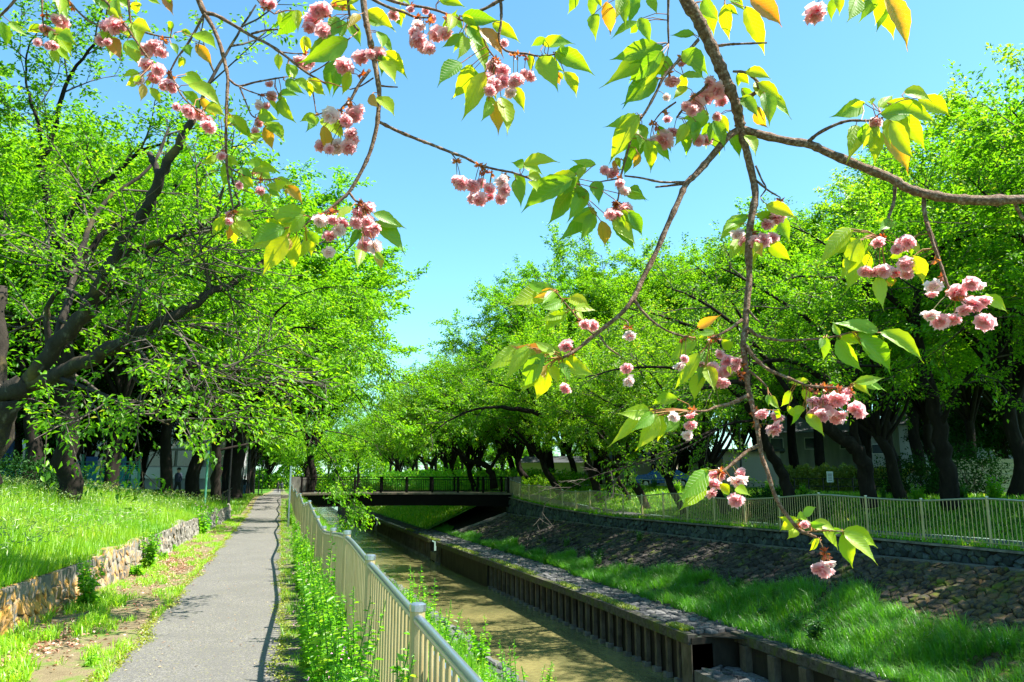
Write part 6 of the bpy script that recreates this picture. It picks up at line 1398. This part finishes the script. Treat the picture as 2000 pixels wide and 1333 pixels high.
S.flowers('B', '60 60 42;30 110 46;85 170 38;95 45 38;10 150 33;210 365 48;300 310 44;400 300 34;350 300 26;485 85 26;620 140 33 w;610 220 44;650 260 34;720 190 42;765 180 38;680 270 30;575 50 20;600 180 28;1040 370 38;1090 390 33;1040 470 42;1090 450 38;980 480 33;1020 505 30;1000 430 28;1170 440 36;1150 460 28;1245 425 28;1210 410 20;1130 515 30 w;1100 240 20;130 640 42 w;260 640 42;285 610 30;220 675 33;240 740 33;250 775 33;160 815 44 w;75 810 33;230 820 38;120 830 26;860 1020 38;835 1008 28;930 1035 36;965 1020 25;960 1110 38;925 1110 28;1010 1090 33;1020 1050 30;1080 1005 34 w;1100 1060 33;1080 1110 28;700 105 18;660 60 18')
S.flowers('G', '1390 350 44;1340 385 42;1390 440 35;1320 450 38;1240 450 34;1170 430 34;1085 430 42 w;1145 530 42;1210 500 38 w;1410 500 46;1450 480 30;1370 590 46;1440 610 44 w;1140 640 36 w')

# left branch
S = Spray((390, 0), 2.0, 'thin cherry branch forking down the upper left of the view, leafy with few blossoms')
K = cx('A', 1140, 75)
S.limb([(370, -80), (378, -30)] + pl('A', 1120, 30) + [K], 2.0, 2.0, .0085, .0075)
for pp, d0, d1, r0, r1 in [
    ([K] + pl('A', 1200, 85, 1300, 140, 1400, 200, 1500, 250, 1600, 320, 1680, 385, 1740, 425, 1820, 470), 2, 2, .0052, .0025),
    ([K] + pl('A', 1190, 160, 1230, 260, 1255, 360, 1270, 440, 1265, 540, 1260, 700, 1260, 850, 1270, 980, 1285, 1080, 1303, 1180), 2, 1.9, .0058, .0022),
    ([K] + pl('A', 1080, 190, 1030, 270, 990, 320, 950, 395), 2, 1.98, .0035, .002), ([K] + pl('A', 1120, 190, 1098, 290), 2, 1.98, .002, .0012),
    (pl('A', 1272, 440, 1330, 480, 1420, 460, 1500, 445, 1590, 430), 1.96, 1.95, .003, .0018), (pl('A', 1335, 485, 1370, 570, 1400, 640, 1440, 665), 1.95, 1.94, .0022, .0014), (pl('A', 1330, 480, 1380, 505, 1450, 530), 1.95, 1.95, .002, .0014),
    (pl('A', 500, -90, 600, 20, 640, 70, 720, 170, 780, 260, 850, 350, 920, 400, 970, 450, 1010, 530, 1080, 600, 1150, 650, 1180, 690), 2.0, 1.9, .004, .0015),
    (pl('A', 330, -70, 380, 0, 450, 80, 520, 130, 600, 160, 650, 180), 2.0, 1.98, .0035, .0018), (pl('A', 715, -60, 720, 60, 740, 150, 800, 180, 900, 205, 960, 212), 2, 1.97, .0035, .0015),
    (pl('A', 235, -60, 236, 60, 245, 150, 290, 200), 2, 1.98, .0028, .0015), (pl('A', 1728, 430, 1745, 520, 1762, 630), 2, 1.98, .0022, .0015), (pl('A', 1270, 930, 1340, 970, 1430, 1000, 1560, 1000), 1.92, 1.9, .002, .0014),
    (pl('A', 1278, 980, 1340, 1050, 1410, 1080), 1.92, 1.9, .002, .0014), (pl('A', 130, -60, 60, 30, 0, 90, -60, 150), 2, 2, .004, .003), (pl('A', 1400, -60, 1450, 20, 1530, 80), 2, 2, .0025, .0015), (pl('A', 1400, 190, 1480, 170, 1550, 165), 2, 2, .003, .002),
    (pl('A', 1560, 290, 1640, 300, 1700, 300), 2, 2, .0018, .0014), (pl('A', 1720, 415, 1800, 370, 1850, 330), 2, 2, .002, .0014)]:
    S.limb(pp, d0, d1, r0, r1)
S.bark()
S.leaves('A', '780 410 662 427 y;790 430 688 475 y;800 470 780 565 o;840 490 893 585 y;830 440 820 490 g;10 120 30 272 g;50 120 165 192 y;160 180 300 190 y;290 170 405 242 y;300 200 422 355 y;290 280 322 362 y;320 190 390 310 y;300 -20 380 85 g;350 -20 390 90 g;510 -20 600 60 g;560 0 685 95 g;600 60 660 110 y;600 200 690 315 g;620 210 675 325 o;560 180 640 260 g;700 230 772 372 y;700 200 660 120 y;740 130 840 188 y;780 20 700 60 y;650 0 760 60 y;960 120 940 192 y;1010 170 1075 205 y;1080 190 1202 262 y;950 240 992 302 g;1040 250 1062 312 g;1090 250 1182 372 o;1000 320 1000 395 y;1030 410 1155 470 y;1010 430 1142 505 y;1050 470 1242 572 y;1020 510 1115 600 g;1120 540 1205 660 o;1150 600 1245 645 y;920 -20 965 75 o;820 -40 900 20 y;1290 640 1330 742 g;1300 650 1392 765 y;1260 620 1310 600 y;1440 630 1545 665 g;1480 680 1582 785 y;1480 700 1525 845 o;1560 550 1655 685 y;1550 530 1668 520 g;1500 560 1560 640 y;1550 300 1560 402 y;1600 360 1615 462 g;1650 440 1712 500 y;1730 440 1832 535 y;1590 460 1700 520 g;1400 740 1420 800 y;1330 700 1400 790 g;1860 210 1675 345 g;1880 330 1838 535 g;1660 60 1525 210 g;1580 60 1560 180 g;1700 200 1680 320 y;1760 640 1670 680 y;1770 650 1700 730 g;1790 660 1900 770 y')
S.leaves('G', '540 380 652 407 y;540 400 640 475 y;540 440 632 555 y;520 460 530 612 y;490 460 478 575 o;460 410 378 545 y;470 400 405 430 g;470 60 440 235 g;480 20 560 80 y;700 40 600 60 g;660 80 802 122 y;650 110 762 175 y;660 120 712 192 o;800 160 922 187 y;860 210 972 335 o;800 200 890 222 g;850 240 885 305 o;740 240 838 292 g;700 260 762 352 y;740 200 830 260 y;580 150 660 240 y;560 100 640 170 g;420 20 300 55 y;390 0 330 40 y')
S.flowers('A', '345 115 38;315 105 28;300 250 24;270 255 20;270 170 28;245 160 22;210 235 20;570 225 30;595 230 22;640 140 44;590 145 30;680 150 28;815 280 33;880 270 38;905 290 28;850 250 26;815 355 33;885 390 33;860 430 33;945 460 33;960 490 28;775 445 28 w;910 480 22;985 595 20;1060 620 36;1110 640 28;1035 610 24;1165 700 38;1155 675 26;1450 590 28 w;1482 590 20;1512 530 24;1515 550 20;1500 465 20;1425 730 20;1442 690 20;1510 20 28;1470 10 24;1700 350 36;1665 340 28;1725 345 26')
S.flowers('G', '490 440 24;490 395 22;560 205 24;695 240 26;440 15 26')
